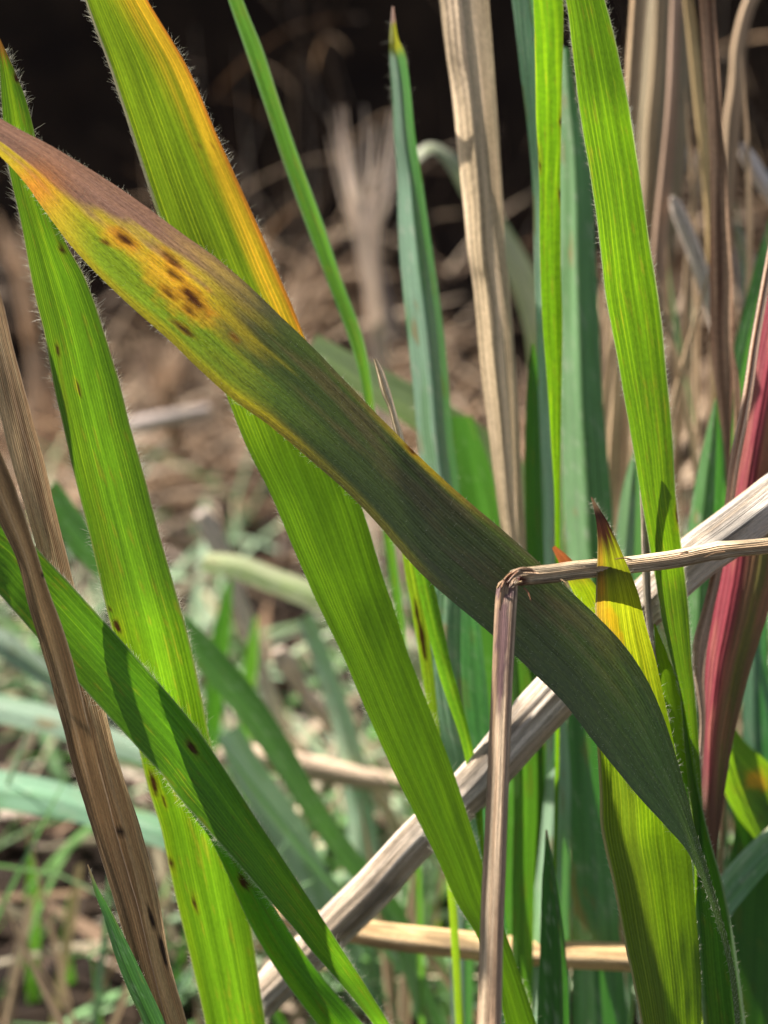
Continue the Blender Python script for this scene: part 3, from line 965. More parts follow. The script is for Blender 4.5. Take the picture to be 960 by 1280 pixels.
for i, (x0, y0, x1, y1, r_) in enumerate([(655, 735, 664, 752, 1.0), (648, 714, 634, 728, 1.3), (640, 716, 626, 729, 1.5), (652, 728, 640, 735, 2.2), (700, 724, 712, 736, 0.7), (790, 700, 768, 699, 1.2), (860, 690, 846, 696, 1.4), (906, 690, 880, 697, 1.2), (622, 735, 630, 724, 1.4)]):
    stalk("frayed_fibre", None, None, None, [(x0, y0, r_), ((x0 + x1) / 2 + 1, (y0 + y1) / 2 - 2, r_ * 0.8), (x1, y1, r_ * 0.3)], [23.75, 23.6],
          pig_dry(63 + i, (0.45, 0.33, 0.18), (0.30, 0.10, 0.05)), M_STRAW, sides=6, ribs=2, rib=0.02, seed=63 + i, parent=straw_root, n=7)

# ------------------------------------------------------------------ S: the yellow pointed blade and its neighbour
rowsS = [(738.5, 622, 740, 621), (743, 640, 750, 637), (746, 658, 761, 655), (747, 687, 777, 690), (745, 740, 797, 740), (744, 775, 806, 778), (744, 830, 820, 828), (745, 892, 834, 892),
         (748, 940, 846, 950), (750, 990, 855, 1010), (752, 1038, 862, 1060), (765, 1099, 867, 1110), (777, 1162, 873, 1175), (790, 1222, 876, 1230), (805, 1295, 877, 1295)]


def pigS(U, T, PX, PY, SS):
    k = streaky(U, SS, 71, 11, 0.45)
    up = 1 - sstep(790, 960, PY + 60 * (k - 0.5))
    p = mixc(np.array([0.08, 0.15, 0.018]), np.array([0.26, 0.29, 0.025]), up * 0.9)
    t = mixc(np.array([0.17, 0.32, 0.005]), np.array([0.35, 0.42, 0.010]), up)
    t = t * (0.75 + 0.5 * k[..., None])
    # dull brownish left side above, and shade painted into the left half below
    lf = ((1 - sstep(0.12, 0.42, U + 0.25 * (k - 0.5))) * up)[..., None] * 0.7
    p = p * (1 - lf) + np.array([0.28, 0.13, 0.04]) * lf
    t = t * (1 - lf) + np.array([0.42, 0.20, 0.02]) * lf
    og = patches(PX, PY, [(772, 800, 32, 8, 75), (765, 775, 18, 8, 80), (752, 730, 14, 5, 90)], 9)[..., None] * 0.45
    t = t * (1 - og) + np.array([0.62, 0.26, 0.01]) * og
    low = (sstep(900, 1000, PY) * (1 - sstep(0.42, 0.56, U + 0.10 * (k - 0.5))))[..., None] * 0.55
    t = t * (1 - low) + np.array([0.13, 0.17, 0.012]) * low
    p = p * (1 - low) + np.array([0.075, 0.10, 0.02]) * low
    lm = (1 - sstep(0.02, 0.05, U))[..., None] * 0.8
    p = p * (1 - lm) + np.array([0.5, 0.42, 0.28]) * lm
    t = t * (1 - lm) + np.array([0.4, 0.32, 0.14]) * lm
    e = (1 - sstep(655, 705, PY - 22 * (0.5 - np.abs(U - 0.45)) + 40 * (k - 0.5)))[..., None]
    p = p * (1 - e) + np.array([0.040, 0.018, 0.014]) * e
    t = t * (1 - e) + np.array([0.04, 0.014, 0.008]) * e
    e = (1 - sstep(628, 644, PY))[..., None]
    p = p * (1 - e) + np.array([0.42, 0.30, 0.2]) * e
    t = t * (1 - e) + np.array([0.2, 0.12, 0.06]) * e
    return p, t


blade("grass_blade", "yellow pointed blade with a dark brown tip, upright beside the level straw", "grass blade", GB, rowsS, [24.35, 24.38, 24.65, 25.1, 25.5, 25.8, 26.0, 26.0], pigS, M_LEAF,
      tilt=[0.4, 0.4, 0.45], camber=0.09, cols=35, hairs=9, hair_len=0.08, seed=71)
rowsS2 = [(817, 780, 819, 780), (820, 820, 836, 822), (824, 860, 850, 860), (838, 920, 862, 920), (850, 990, 874, 990), (862, 1050, 888, 1050), (866, 1100, 905, 1110), (872, 1180, 920, 1190), (880, 1295, 934, 1295)]
blade("grass_blade", "narrow lime blade between the yellow pointed blade and the long right blade", "grass blade", GB, rowsS2, [26.6, 26.9, 27.0],
      pig_green(73, pig=(0.05, 0.13, 0.02), trn=(0.06, 0.22, 0.006), edge=((0.35, 0.45, 0.30), 0.10, 0.7), tip=((0.20, 0.40, 0.01), 0.35, 0.55)), M_LEAF, tilt=-0.3, camber=0.12, cols=19, hairs=8, hair_len=0.07, seed=73)

# ------------------------------------------------------------------ K: the sharp green blade at right
rowsK = [(672, -160, 705, -160), (690, -80, 730, -80), (707, 0, 756, 0), (716, 68, 773, 66), (724, 130, 786, 128), (735, 200, 797, 198), (749, 300, 812, 300), (758, 376, 824, 376),
         (773, 452, 832, 455), (787, 533, 840, 538), (801, 620, 845, 625), (811, 678, 851, 675), (820, 728, 857, 722), (828, 778, 862, 776), (840, 828, 865, 825),
         (851, 870, 869, 868), (856, 934, 874, 934), (865, 1028, 879, 1028), (868, 1090, 878, 1090), (868, 1160, 876, 1160), (866, 1295, 876, 1295)]
pK = pig_green(81, trn=(0.145, 0.305, 0.005), pale=0.35, var=0.2, spots=[(847, 642, 14, 2.5, 88)], edge=((0.40, 0.48, 0.22), 0.03, 0.75))
blade("grass_blade", "long sharp green blade leaning right, its margins finely haired, behind the level straw", "grass blade", GB, rowsK, [24.6, 24.9, 25.9, 26.6, 26.8, 27.2], pK, M_LEAF,
      tilt=[0.4, 0.4, 0.4], camber=0.10, cols=35, hairs=24, hair_len=0.075, seed=81)

# ------------------------------------------------------------------ Q: the pale fallen stalk
ptsQ = [(1110, 520, 30), (1010, 590, 30), (960, 630, 30), (910, 668, 30), (860, 706, 29.5), (770, 790, 30), (671, 893, 30.5), (590, 985, 28), (518, 1053, 25), (470, 1107, 26), (427, 1150, 26), (380, 1197, 25), (330, 1246, 24), (285, 1295, 23)]
stalk("dry_stalk", "thick pale grooved stalk lying diagonally behind the blades from right to lower left", "dry stalk", DS, ptsQ, [26.6, 26.8, 27.6, 28.6, 29.6, 30.4],
      pig_straw(91, (0.76, 0.66, 0.57), (0.50, 0.39, 0.29)), M_STRAW, nodes=[(0.22, 0.07, 0.18), (0.56, 0.06, 0.16)], ribs=11, rib=0.03, sides=66, seed=91, wob=0.03, flat=0.8, root=True)

# ------------------------------------------------------------------ P: the red blade and its brown rolled neighbour
rowsP = [(990, 240, 1050, 270), (975, 300, 1036, 330), (960, 370, 1020, 400), (947, 427, 1005, 450), (930, 510, 995, 540), (915, 592, 985, 620), (902, 690, 972, 720), (889, 766, 957, 776),
         (880, 828, 941, 828), (877, 880, 927, 880), (876, 934, 915, 934), (879, 1018, 903, 1010), (884, 1082, 896, 1072), (888, 1125, 897, 1120)]


def pigP(U, T, PX, PY, SS):
    k = streaky(U, SS, 101, 9, 0.3)
    red, brn, olv = np.array([0.25, 0.028, 0.045]), np.array([0.24, 0.13, 0.06]), np.array([0.17, 0.17, 0.03])
    f = sstep(0.42, 0.62, U + 0.10 * (k - 0.5))
    p = mixc(red, brn, f)
    g = (sstep(0.62, 0.72, U) * (1 - sstep(0.8, 0.92, U)))[..., None] * 0.8
    p = p * (1 - g) + olv * g
    lo = sstep(930, 1030, PY)[..., None]
    mo = (sstep(0.5, 0.7, fbm(U * 7, SS * 0.8, 104, 4)) * 0.5)[..., None]
    p = p * (1 - mo) + np.array([0.40, 0.13, 0.09]) * mo
    p = p * (1 - lo) + np.array([0.17, 0.075, 0.045]) * lo
    p = p * (0.75 + 0.5 * k[..., None])
    return p, p * np.array([0.40, 0.40, 0.3])


blade("grass_blade", "wide crimson and brown blade at the right edge", "grass blade", GB, rowsP, [27.4, 27.8, 28.2, 28.4], pigP, M_SMOOTH, tilt=[-0.4, -0.5, -0.4], camber=0.0, fold=(0.35, 0.2), cols=25, hairs=4, hair_len=0.07, seed=101)
rowsP3 = [(985, 190, 993, 190), (972, 250, 981, 250), (958, 316, 968, 320), (947, 375, 958, 378), (937, 430, 949, 432), (926, 503, 939, 505), (912, 576, 925, 580), (904, 640, 915, 643), (889, 714, 902, 718), (878, 760, 892, 765), (866, 805, 884, 812), (867, 850, 881, 850), (874, 900, 882, 900)]
blade("dry_leaf", "narrow rolled brown leaf with a pale rim along the crimson blade", "dry leaf", DB, rowsP3, [26.8, 27.2, 27.8], pig_dry(103, (0.50, 0.36, 0.27), (0.20, 0.10, 0.06), su=3), M_DRY,
      tilt=0.1, camber=0, fold=(0.4, 0.45), cols=13, seed=103, rough=1.5)

# ------------------------------------------------------------------ G H I J L N: the upright ones a little behind
rowsG = [(262, -70, 281, -70), (285, 0, 304, 0), (308, 66, 329, 63), (330, 130, 350, 128), (352, 197, 374, 197), (380, 275, 402, 273), (408, 350, 427, 348), (437, 427, 453, 420), (453, 490, 466, 490), (458, 560, 472, 560)]
blade("grass_blade", "thin curved green blade blurred against the dark bank, upper centre left", "grass blade", GB, rowsG, [28.2, 29.5, 31.0], pig_green(111, pig=(0.07, 0.17, 0.04), trn=(0.13, 0.36, 0.02), edge=((0.3, 0.42, 0.28), 0.14, 0.5)), M_SMOOTH,
      tilt=0.4, camber=0, fold=(0.35, 0.2), cols=11, seed=111)
rowsH = [(490, 8, 492, 8), (487, 47, 497, 45), (487, 72, 507, 70), (490, 117, 513, 115), (492, 165, 518, 165), (496, 222, 527, 222), (498, 298, 538, 298), (503, 360, 547, 360), (510, 427, 556, 427), (517, 493, 562, 493), (523, 560, 568, 560), (532, 640, 578, 640)]
blade("grass_blade", "blue-green upright keeled blade with a yellow and brown tip left of the beige stalk", "grass blade", GB, rowsH, [29.5, 31.0, 31.5],
      pig_glauc(113, (0.24, 0.40, 0.27), (0.05, 0.20, 0.02), tip=[((0.34, 0.36, 0.02), 0.12, 0.19), ((0.42, 0.26, 0.20), 0.04, 0.055)]), M_SMOOTH, tilt=[-0.2, 0.1, 0.1], camber=0, fold=(0.52, 0.62), cols=15, seed=113, hairs=3, hair_len=0.1)
rowsI = [(530, -120, 596, -120), (541, -50, 604, -50), (549, 0, 611, 0), (556, 60, 616, 60), (565, 125, 620, 118), (577, 237, 627, 225), (585, 317, 632, 317), (592, 365, 637, 360), (603, 477, 646, 480), (617, 593, 652, 597), (624, 650, 656, 650), (632, 720, 660, 720)]
blade("dry_leaf", "tall folded beige dry leaf, pale down its left side, upper centre", "dry leaf", DB, rowsI, [29.0, 30.0, 31.0], pig_dry(115, (0.78, 0.60, 0.42), (0.58, 0.44, 0.28), su=4), M_DRY, tilt=[0.1, 0.1], camber=0, fold=(0.34, 0.65), cols=15, seed=115)
rowsJ2 = [(625, -90, 668, -90), (640, 0, 676, 0), (650, 87, 684, 87), (660, 165, 690, 165), (666, 240, 694, 240), (668, 330, 696, 330), (671, 430, 699, 430), (674, 540, 700, 540), (680, 700, 700, 700)]
blade("grass_blade", "pale blue-green blade half hidden behind the narrow bright upright blade", "grass blade", GB, rowsJ2, [29.2, 30.0, 30.4], pig_glauc(117, (0.32, 0.50, 0.34), (0.08, 0.30, 0.05)), M_SMOOTH, tilt=0.2, camber=0, fold=(0.5, 0.4), cols=13, seed=117)
rowsJ = [(662, -90, 700, -90), (667, 0, 704, 0), (669, 80, 703, 80), (670, 150, 702, 150), (674, 225, 701, 225), (675, 320, 701, 320), (678, 400, 703, 400), (684, 480, 702, 480), (689, 560, 701, 560), (693, 620, 700, 620), (694, 700, 700, 700)]
blade("grass_blade", "narrow bright lime upright blade right of the beige leaf", "grass blade", GB, rowsJ, [26.8, 27.8, 28.6], pig_green(119, trn=(0.155, 0.35, 0.004), spots=[(701, 150, 8, 2, 90), (671, 190, 16, 2.5, 88), (700, 245, 8, 2, 90), (675, 205, 8, 2, 90)], edge=((0.35, 0.38, 0.05), 0.06, 0.5)), M_LEAF,
      tilt=0.5, camber=0.08, cols=19, seed=119, hairs=3, hair_len=0.05)
rowsL = [(702, 60, 710, 60), (700, 120, 722, 120), (700, 180, 734, 180), (699, 245, 741, 245), (699, 354, 746, 354), (700, 490, 753, 490), (703, 570, 760, 570), (706, 650, 765, 640), (715, 760, 772, 760)]
blade("grass_blade", "hairy blue-green upright blade shaded in patches, left of the long right blade", "grass blade", GB, rowsL, [32.0, 32.5, 32.8], pig_glauc(121, (0.16, 0.32, 0.13), (0.05, 0.24, 0.03)), M_SMOOTH, tilt=[-0.4, -0.4], camber=0, fold=(0.62, 0.4), cols=15, seed=121, hairs=10, hair_len=0.08)
rowsN = [(862, -90, 882, -90), (868, -40, 888, -40), (873, 0, 894, 0), (877, 50, 897, 50), (881, 108, 900, 108), (885, 165, 904, 165), (887, 217, 908, 217), (887, 298, 913, 298), (887, 350, 916, 350), (888, 408, 917, 408), (892, 468, 917, 468), (899, 517, 915, 517), (905, 560, 914, 560), (908, 620, 914, 620)]
blade("dry_leaf", "brown folded dry leaf with two pale ridges, upright at the upper right", "dry leaf", DB, rowsN, [29.5, 30.5, 31.0], pig_dry(123, (0.40, 0.26, 0.17), (0.15, 0.08, 0.05), su=5), M_DRY, tilt=-0.5, camber=0.28, cols=17, seed=123, rough=1.6)
rowsJJ = [(664, 430, 668, 430), (658, 500, 680, 500), (656, 600, 688, 600), (658, 700, 692, 700)]
blade("grass_blade", "dark green blade low behind the narrow lime upright one", "grass blade", GB, rowsJJ, [30.6, 31], pig_green(125, pig=(0.045, 0.13, 0.02), trn=(0.10, 0.34, 0.02)), M_SMOOTH, tilt=0.2, fold=(0.3, 0.2), cols=11, seed=125)
rowsL3 = [(793, 560, 797, 560), (778, 610, 804, 610), (768, 680, 806, 680), (762, 760, 804, 760)]
blade("grass_blade", "pale green blurred blade behind the dark-tipped yellow one", "grass blade", GB, rowsL3, [31.5, 32], pig_glauc(127, (0.28, 0.44, 0.27), (0.10, 0.32, 0.03)), M_SMOOTH, tilt=0.0, fold=(0.4, 0.4), cols=11, seed=127)
rowsL2 = [(894, 498, 895, 498), (882, 545, 901, 545), (872, 590, 903, 590), (863, 640, 903, 640), (858, 700, 900, 700), (854, 800, 894, 800)]
blade("grass_blade", "green pointed blade between the long right blade and the crimson one", "grass blade", GB, rowsL2, [31.0, 31.5], pig_glauc(129, (0.12, 0.28, 0.09), (0.07, 0.30, 0.02)), M_SMOOTH, tilt=0.0, fold=(0.38, 0.45), cols=13, seed=129)
rowsP2 = [(972, 240, 992, 250), (950, 310, 976, 315), (934, 368, 958, 375), (918, 430, 942, 440), (904, 500, 930, 510), (892, 600, 916, 606)]
blade("grass_blade", "blurred green blade crossing behind the rolled brown leaf at right edge", "grass blade", GB, rowsP2, [33, 33.5], pig_glauc(131, (0.11, 0.26, 0.08), (0.08, 0.28, 0.02)), M_SMOOTH, tilt=0.4, fold=(0.4, 0.3), cols=11, seed=131)
stalk("dry_stalk", "thin grey-beige stem between the yellow blade and the long right blade", "dry stalk", DS, [(800, 560, 3), (805, 640, 4.2), (807, 690, 5), (809, 745, 4.5), (815, 807, 3.5), (822, 870, 3.5)], [26.4, 26.8], pig_straw(133, (0.50, 0.42, 0.32), (0.34, 0.26, 0.2)), sides=12, ribs=4, seed=133, root=True)
blade("dry_leaf", "tiny upright brown sliver beside the brown folded leaf at right", "dry leaf", DB, [(916, 440, 918, 440), (917, 480, 925, 480), (918, 520, 927, 522), (916, 570, 925, 575)], [29.5, 29.8], pig_dry(134, (0.5, 0.32, 0.22), (0.35, 0.2, 0.1)), M_DRY, fold=(0.4, 0.3), cols=9, seed=134)

# pale splinter standing over the dark diagonal blade
blade("straw_splinter", "small upright beige splinter standing above the middle of the dark diagonal blade", "splinter", DS, [(466, 449, 471, 447), (470, 466, 480, 462), (476, 490, 487, 485), (485, 510, 493, 506), (491, 532, 500, 530), (498, 560, 508, 560)], [25.9, 26.0],
      pig_dry(135, (0.85, 0.68, 0.48), (0.6, 0.42, 0.25)), M_DRY, fold=(0.5, 0.3), camber=0, cols=9, seed=135, rough=5, tilt=-0.4, root=False)

# ------------------------------------------------------------------ U V X: lower centre
blade("grass_blade", "bright green upright blade low centre, just right of the hanging straw", "grass blade", GB, [(636, 770, 650, 770), (640, 880, 668, 880), (642, 1000, 672, 1000), (640, 1100, 668, 1100), (640, 1295, 665, 1295)], [30.2, 30.6],
      pig_green(141, trn=(0.16, 0.46, 0.02)), M_SMOOTH, tilt=0.1, fold=(0.3, 0.2), cols=11, seed=141)
blade("grass_blade", "pale blue-green blade widening downward behind the dark pointed tip, low centre", "grass blade", GB, [(698, 800, 702, 800), (690, 880, 706, 880), (682, 980, 714, 980), (672, 1080, 712, 1080), (660, 1170, 712, 1170), (650, 1295, 712, 1295)], [31, 31.4],
      pig_glauc(143, (0.32, 0.50, 0.32), (0.10, 0.34, 0.03)), M_SMOOTH, tilt=0.0, fold=(0.4, 0.45), cols=13, seed=143)
blade("grass_blade", "dark green pointed blade tip rising at the bottom centre", "grass blade", GB, [(682, 1037, 684, 1037), (680, 1070, 690, 1070), (677, 1110, 698, 1112), (675, 1186, 707, 1186), (671, 1290, 712, 1290)], [28.2, 28.6],
      pig_glauc(145, (0.045, 0.12, 0.035), (0.06, 0.26, 0.015), tip=[((0.35, 0.2, 0.14), 0.01, 0.12)]), M_SMOOTH, tilt=0.3, camber=0.0, fold=(0.6, 0.25), cols=13, seed=145)
blade("grass_blade", "hairy teal blade upright left of the dull half of the yellow-tipped blade", "grass blade", GB, [(712, 740, 740, 740), (708, 860, 752, 860), (712, 1000, 757, 1000), (714, 1120, 770, 1120), (716, 1295, 786, 1295)], [31.4, 31.8],
      pig_glauc(147, (0.11, 0.24, 0.10), (0.06, 0.26, 0.02)), M_SMOOTH, tilt=0.2, fold=(0.42, 0.25), cols=15, seed=147, hairs=6, hair_len=0.1, fuzz=40)
stalk("dry_stalk", "smooth tan stem lying level across the lower centre, out of focus", "dry stalk", DS, [(300, 1128, 11), (380, 1150, 13), (470, 1168, 16), (550, 1178, 17), (640, 1188, 17), (700, 1193, 17), (790, 1197, 17), (860, 1202, 16)], [32.6, 30.6], pig_straw(149, (0.85, 0.58, 0.30), (0.72, 0.46, 0.22)), ribs=5, rib=0.01, seed=149, wob=0.01)
blade("grass_blade", "slender green blade with a ragged brown margin behind the broad yellow-green blade", "grass blade", GB, [(500, 640, 508, 640), (504, 700, 521, 700), (514, 760, 532, 760), (525, 830, 541, 830), (536, 900, 548, 900)], [28.2, 28.8],
      pig_green(151, trn=(0.30, 0.52, 0.02), spots=[(528, 800, 30, 3, 80), (522, 770, 20, 2, 80)]), M_LEAF, cols=13, seed=151, rough=2)
blade("grass_blade", "slim bright green blade running down to the pale stalk, centre", "grass blade", GB, [(506, 650, 524, 650), (526, 750, 547, 750), (545, 830, 564, 830), (557, 870, 575, 870), (577, 930, 590, 930), (591, 1000, 602, 1000), (600, 1060, 606, 1060)], [27.8, 28.2],
      pig_green(153, trn=(0.24, 0.56, 0.02)), M_LEAF, cols=13, seed=153, camber=0.1)
blade("grass_blade", "blue-green blade right of the slim bright green one, behind the hanging straw", "grass blade", GB, [(556, 660, 590, 660), (540, 740, 596, 740), (532, 800, 602, 800), (530, 850, 610, 870), (548, 930, 616, 945), (585, 1020, 622, 1020), (600, 1100, 625, 1100)], [30, 30.6],
      pig_glauc(155, (0.18, 0.33, 0.19), (0.07, 0.30, 0.05)), M_SMOOTH, fold=(0.45, 0.3), cols=13, seed=155)
blade("grass_blade", "short lime leaf with a red-brown end, peeking from under the level straw", "grass blade", GB, [(690, 685, 694, 682), (700, 706, 714, 699), (713, 733, 746, 734), (728, 765, 762, 768), (742, 800, 775, 800)], [26.8, 27.2],
      pig_green(157, trn=(0.38, 0.56, 0.01), tip=((0.32, 0.10, 0.03), 0.28, 0.55)), M_LEAF, cols=13, seed=157)

# ------------------------------------------------------------------ lower right
blade("grass_blade", "bright lime leaf with a yellow patch at the lower right edge", "grass blade", GB, [(895, 960, 912, 895), (905, 990, 930, 925), (922, 1022, 962, 955), (940, 1045, 1000, 990), (965, 1080, 1030, 1040), (985, 1140, 1040, 1120)], [31, 31.5, 31.8],
      pig_green(161, trn=(0.34, 0.66, 0.012), spots=[(945, 975, 16, 12, 30)], spot_col=(0.75, 0.42, 0.02)), M_LEAF, tilt=0.5, cols=13, seed=161)
blade("grass_blade", "pale ribbed green blade slanting up at the lower right corner", "grass blade", GB, [(1010, 985, 1035, 1010), (975, 1020, 1000, 1048), (940, 1052, 968, 1080), (905, 1090, 935, 1118), (886, 1120, 912, 1150), (878, 1170, 905, 1200)], [30.4, 30.2, 30.2],
      pig_glauc(163, (0.20, 0.34, 0.20), (0.08, 0.30, 0.04)), M_SMOOTH, tilt=-0.5, fold=(0.4, 0.3), cols=13, seed=163)
blade("grass_blade", "wide dark green leaf filling the lower right corner behind the others", "grass blade", GB, [(925, 980, 975, 960), (915, 1060, 985, 1050), (905, 1140, 990, 1140), (900, 1220, 990, 1220), (895, 1295, 985, 1295)], [32, 32.4],
      pig_green(165, pig=(0.035, 0.10, 0.02), trn=(0.07, 0.26, 0.012)), M_SMOOTH, tilt=0.2, fold=(0.6, 0.2), cols=15, seed=165)
blade("grass_blade", "blue-green blade upright at the right edge below the crimson one", "grass blade", GB, [(940, 760, 960, 760), (930, 840, 962, 840), (928, 930, 968, 930), (930, 1020, 975, 1020)], [33, 33.4],
      pig_glauc(167, (0.14, 0.28, 0.17), (0.05, 0.24, 0.03)), M_SMOOTH, fold=(0.4, 0.3), cols=11, seed=167)

# ------------------------------------------------------------------ upper right: blurred tan stalks
upr = [
    ("tall tan dry leaf just right of the long green blade's top", [(792, -90, 818, -90), (788, 0, 810, 0), (782, 90, 803, 90), (776, 180, 797, 180), (770, 300, 790, 300), (765, 420, 785, 420)], 33, (0.60, 0.44, 0.27), (0.44, 0.30, 0.18)),
    ("faint brown stalk second from the long green blade, upper right", [(822, -80, 838, -80), (818, 0, 833, 0), (813, 90, 828, 90), (806, 170, 820, 170), (800, 300, 815, 300), (796, 430, 810, 430)], 36, (0.36, 0.27, 0.17), (0.26, 0.18, 0.10)),
    ("rosy brown upright stalk left of the brown folded leaf", [(842, -80, 858, -80), (838, 0, 853, 0), (833, 122, 847, 122), (826, 200, 843, 200), (817, 285, 834, 285), (810, 380, 830, 380), (806, 470, 826, 470)], 34.5, (0.44, 0.30, 0.22), (0.30, 0.20, 0.14)),
    ("wide grey-olive dead leaf blurred behind the upper right stalks", [(808, -90, 862, -90), (804, 0, 866, 0), (800, 120, 864, 120), (797, 240, 852, 240), (798, 350, 838, 350), (800, 470, 826, 470)], 40, (0.26, 0.21, 0.14), (0.20, 0.16, 0.10)),
    ("straw-yellow stalk leaning right behind the brown folded leaf", [(852, -20, 862, -20), (858, 40, 872, 40), (866, 120, 880, 120), (873, 190, 888, 190), (880, 260, 894, 260), (884, 340, 898, 340)], 34, (0.50, 0.37, 0.18), (0.36, 0.25, 0.13)),
    ("bent tan stalk hooking right at the top right corner", [(958, -40, 972, -30), (930, 0, 946, 6), (915, 54, 934, 56), (911, 108, 932, 110), (904, 163, 925, 165), (900, 270, 918, 270), (892, 380, 910, 380)], 36, (0.36, 0.26, 0.17), (0.25, 0.17, 0.11)),
]
for i, (lb, rw, dp, a_, b_) in enumerate(upr):
    blade("dry_leaf", lb, "dry leaf", DB, rw, [dp, dp + 1.5], pig_dry(171 + i, tuple(1.35 * c for c in a_), tuple(1.3 * c for c in b_), su=4), M_DRY, tilt=-0.6, fold=(0.4, 0.35), camber=0, cols=11, seed=171 + i)

sticks = [  # label, rows centre (px, py, half width), distance, colours
    ("pale stub leaning left behind the brown folded leaf, upper right", [(840, 246, 3), (848, 264, 9), (867, 312, 10), (886, 370, 10), (900, 420, 9)], 35, (0.92, 0.80, 0.70), (0.80, 0.66, 0.56)),
    ("blurred pale stub at the right edge near the top", [(925, 180, 3), (934, 196, 9), (952, 226, 10), (975, 262, 9), (1000, 330, 8)], 37, (0.92, 0.82, 0.76), (0.80, 0.68, 0.62)),
    ("grey blurred stub left of the brown folded leaf near the top", [(852, 180, 6), (858, 196, 9), (876, 230, 7), (892, 262, 6)], 46, (0.40, 0.34, 0.30), (0.3, 0.25, 0.22)),
    ("short beige stick leaning left between brown leaf and right edge", [(912, 276, 6), (925, 300, 8), (945, 342, 7), (960, 390, 6)], 41, (0.52, 0.42, 0.30), (0.42, 0.32, 0.22)),
    ("dull brown stick leaning right beyond the long green blade", [(872, 345, 8), (858, 385, 11), (842, 430, 10), (830, 480, 9)], 44, (0.27, 0.20, 0.14), (0.2, 0.14, 0.1)),
    ("blurred tan stick slanting beside the long right blade, middle right", [(912, 470, 9), (890, 510, 11), (866, 545, 11), (846, 580, 10), (830, 620, 9)], 40, (0.38, 0.27, 0.18), (0.3, 0.2, 0.13)),
    ("beige upright stick between the teal blade and the long right blade", [(762, 380, 5), (765, 450, 8), (770, 530, 10), (776, 600, 11), (780, 680, 10)], 36, (0.58, 0.42, 0.27), (0.46, 0.32, 0.2)),
    ("fat blurred pale stick end at left of centre, above the litter", [(250, 640, 9), (256, 648, 12), (268, 672, 13), (282, 700, 11), (292, 730, 9)], 48, (0.85, 0.72, 0.62), (0.70, 0.58, 0.50)),
    ("bright cream stick end, lower left of centre", [(347, 812, 9), (352, 822, 13), (362, 838, 13), (378, 862, 9), (392, 880, 12), (410, 898, 11), (430, 925, 9)], 44, (0.92, 0.76, 0.62), (0.80, 0.62, 0.50)),
    ("pinkish bar lying level behind the left green blade", [(150, 536, 8), (180, 530, 10), (225, 520, 9), (262, 512, 7)], 60, (0.60, 0.50, 0.46), (0.5, 0.4, 0.36)),
    ("rosy tan stem lying level left of the broad yellow-green blade's foot", [(270, 946, 11), (310, 946, 15), (380, 958, 16), (450, 972, 14), (520, 984, 12), (580, 1000, 10)], 42, (0.85, 0.64, 0.48), (0.70, 0.52, 0.38)),
    ("grey upright stick ending above the splinter", [(452, 240, 8), (462, 290, 10), (474, 350, 9), (488, 400, 9), (492, 418, 8)], 62, (0.40, 0.31, 0.27), (0.32, 0.25, 0.21)),
]
for i, (lb, pt, dp, a_, b_) in enumerate(sticks):
    stalk("dry_stick", lb, "dry stick", "blurred dry sticks", pt, [dp, dp + 0.6], pig_straw(191 + i, a_, b_), sides=14, ribs=3, rib=0.04, seed=191 + i, root=(i not in (9, 10, 11)))

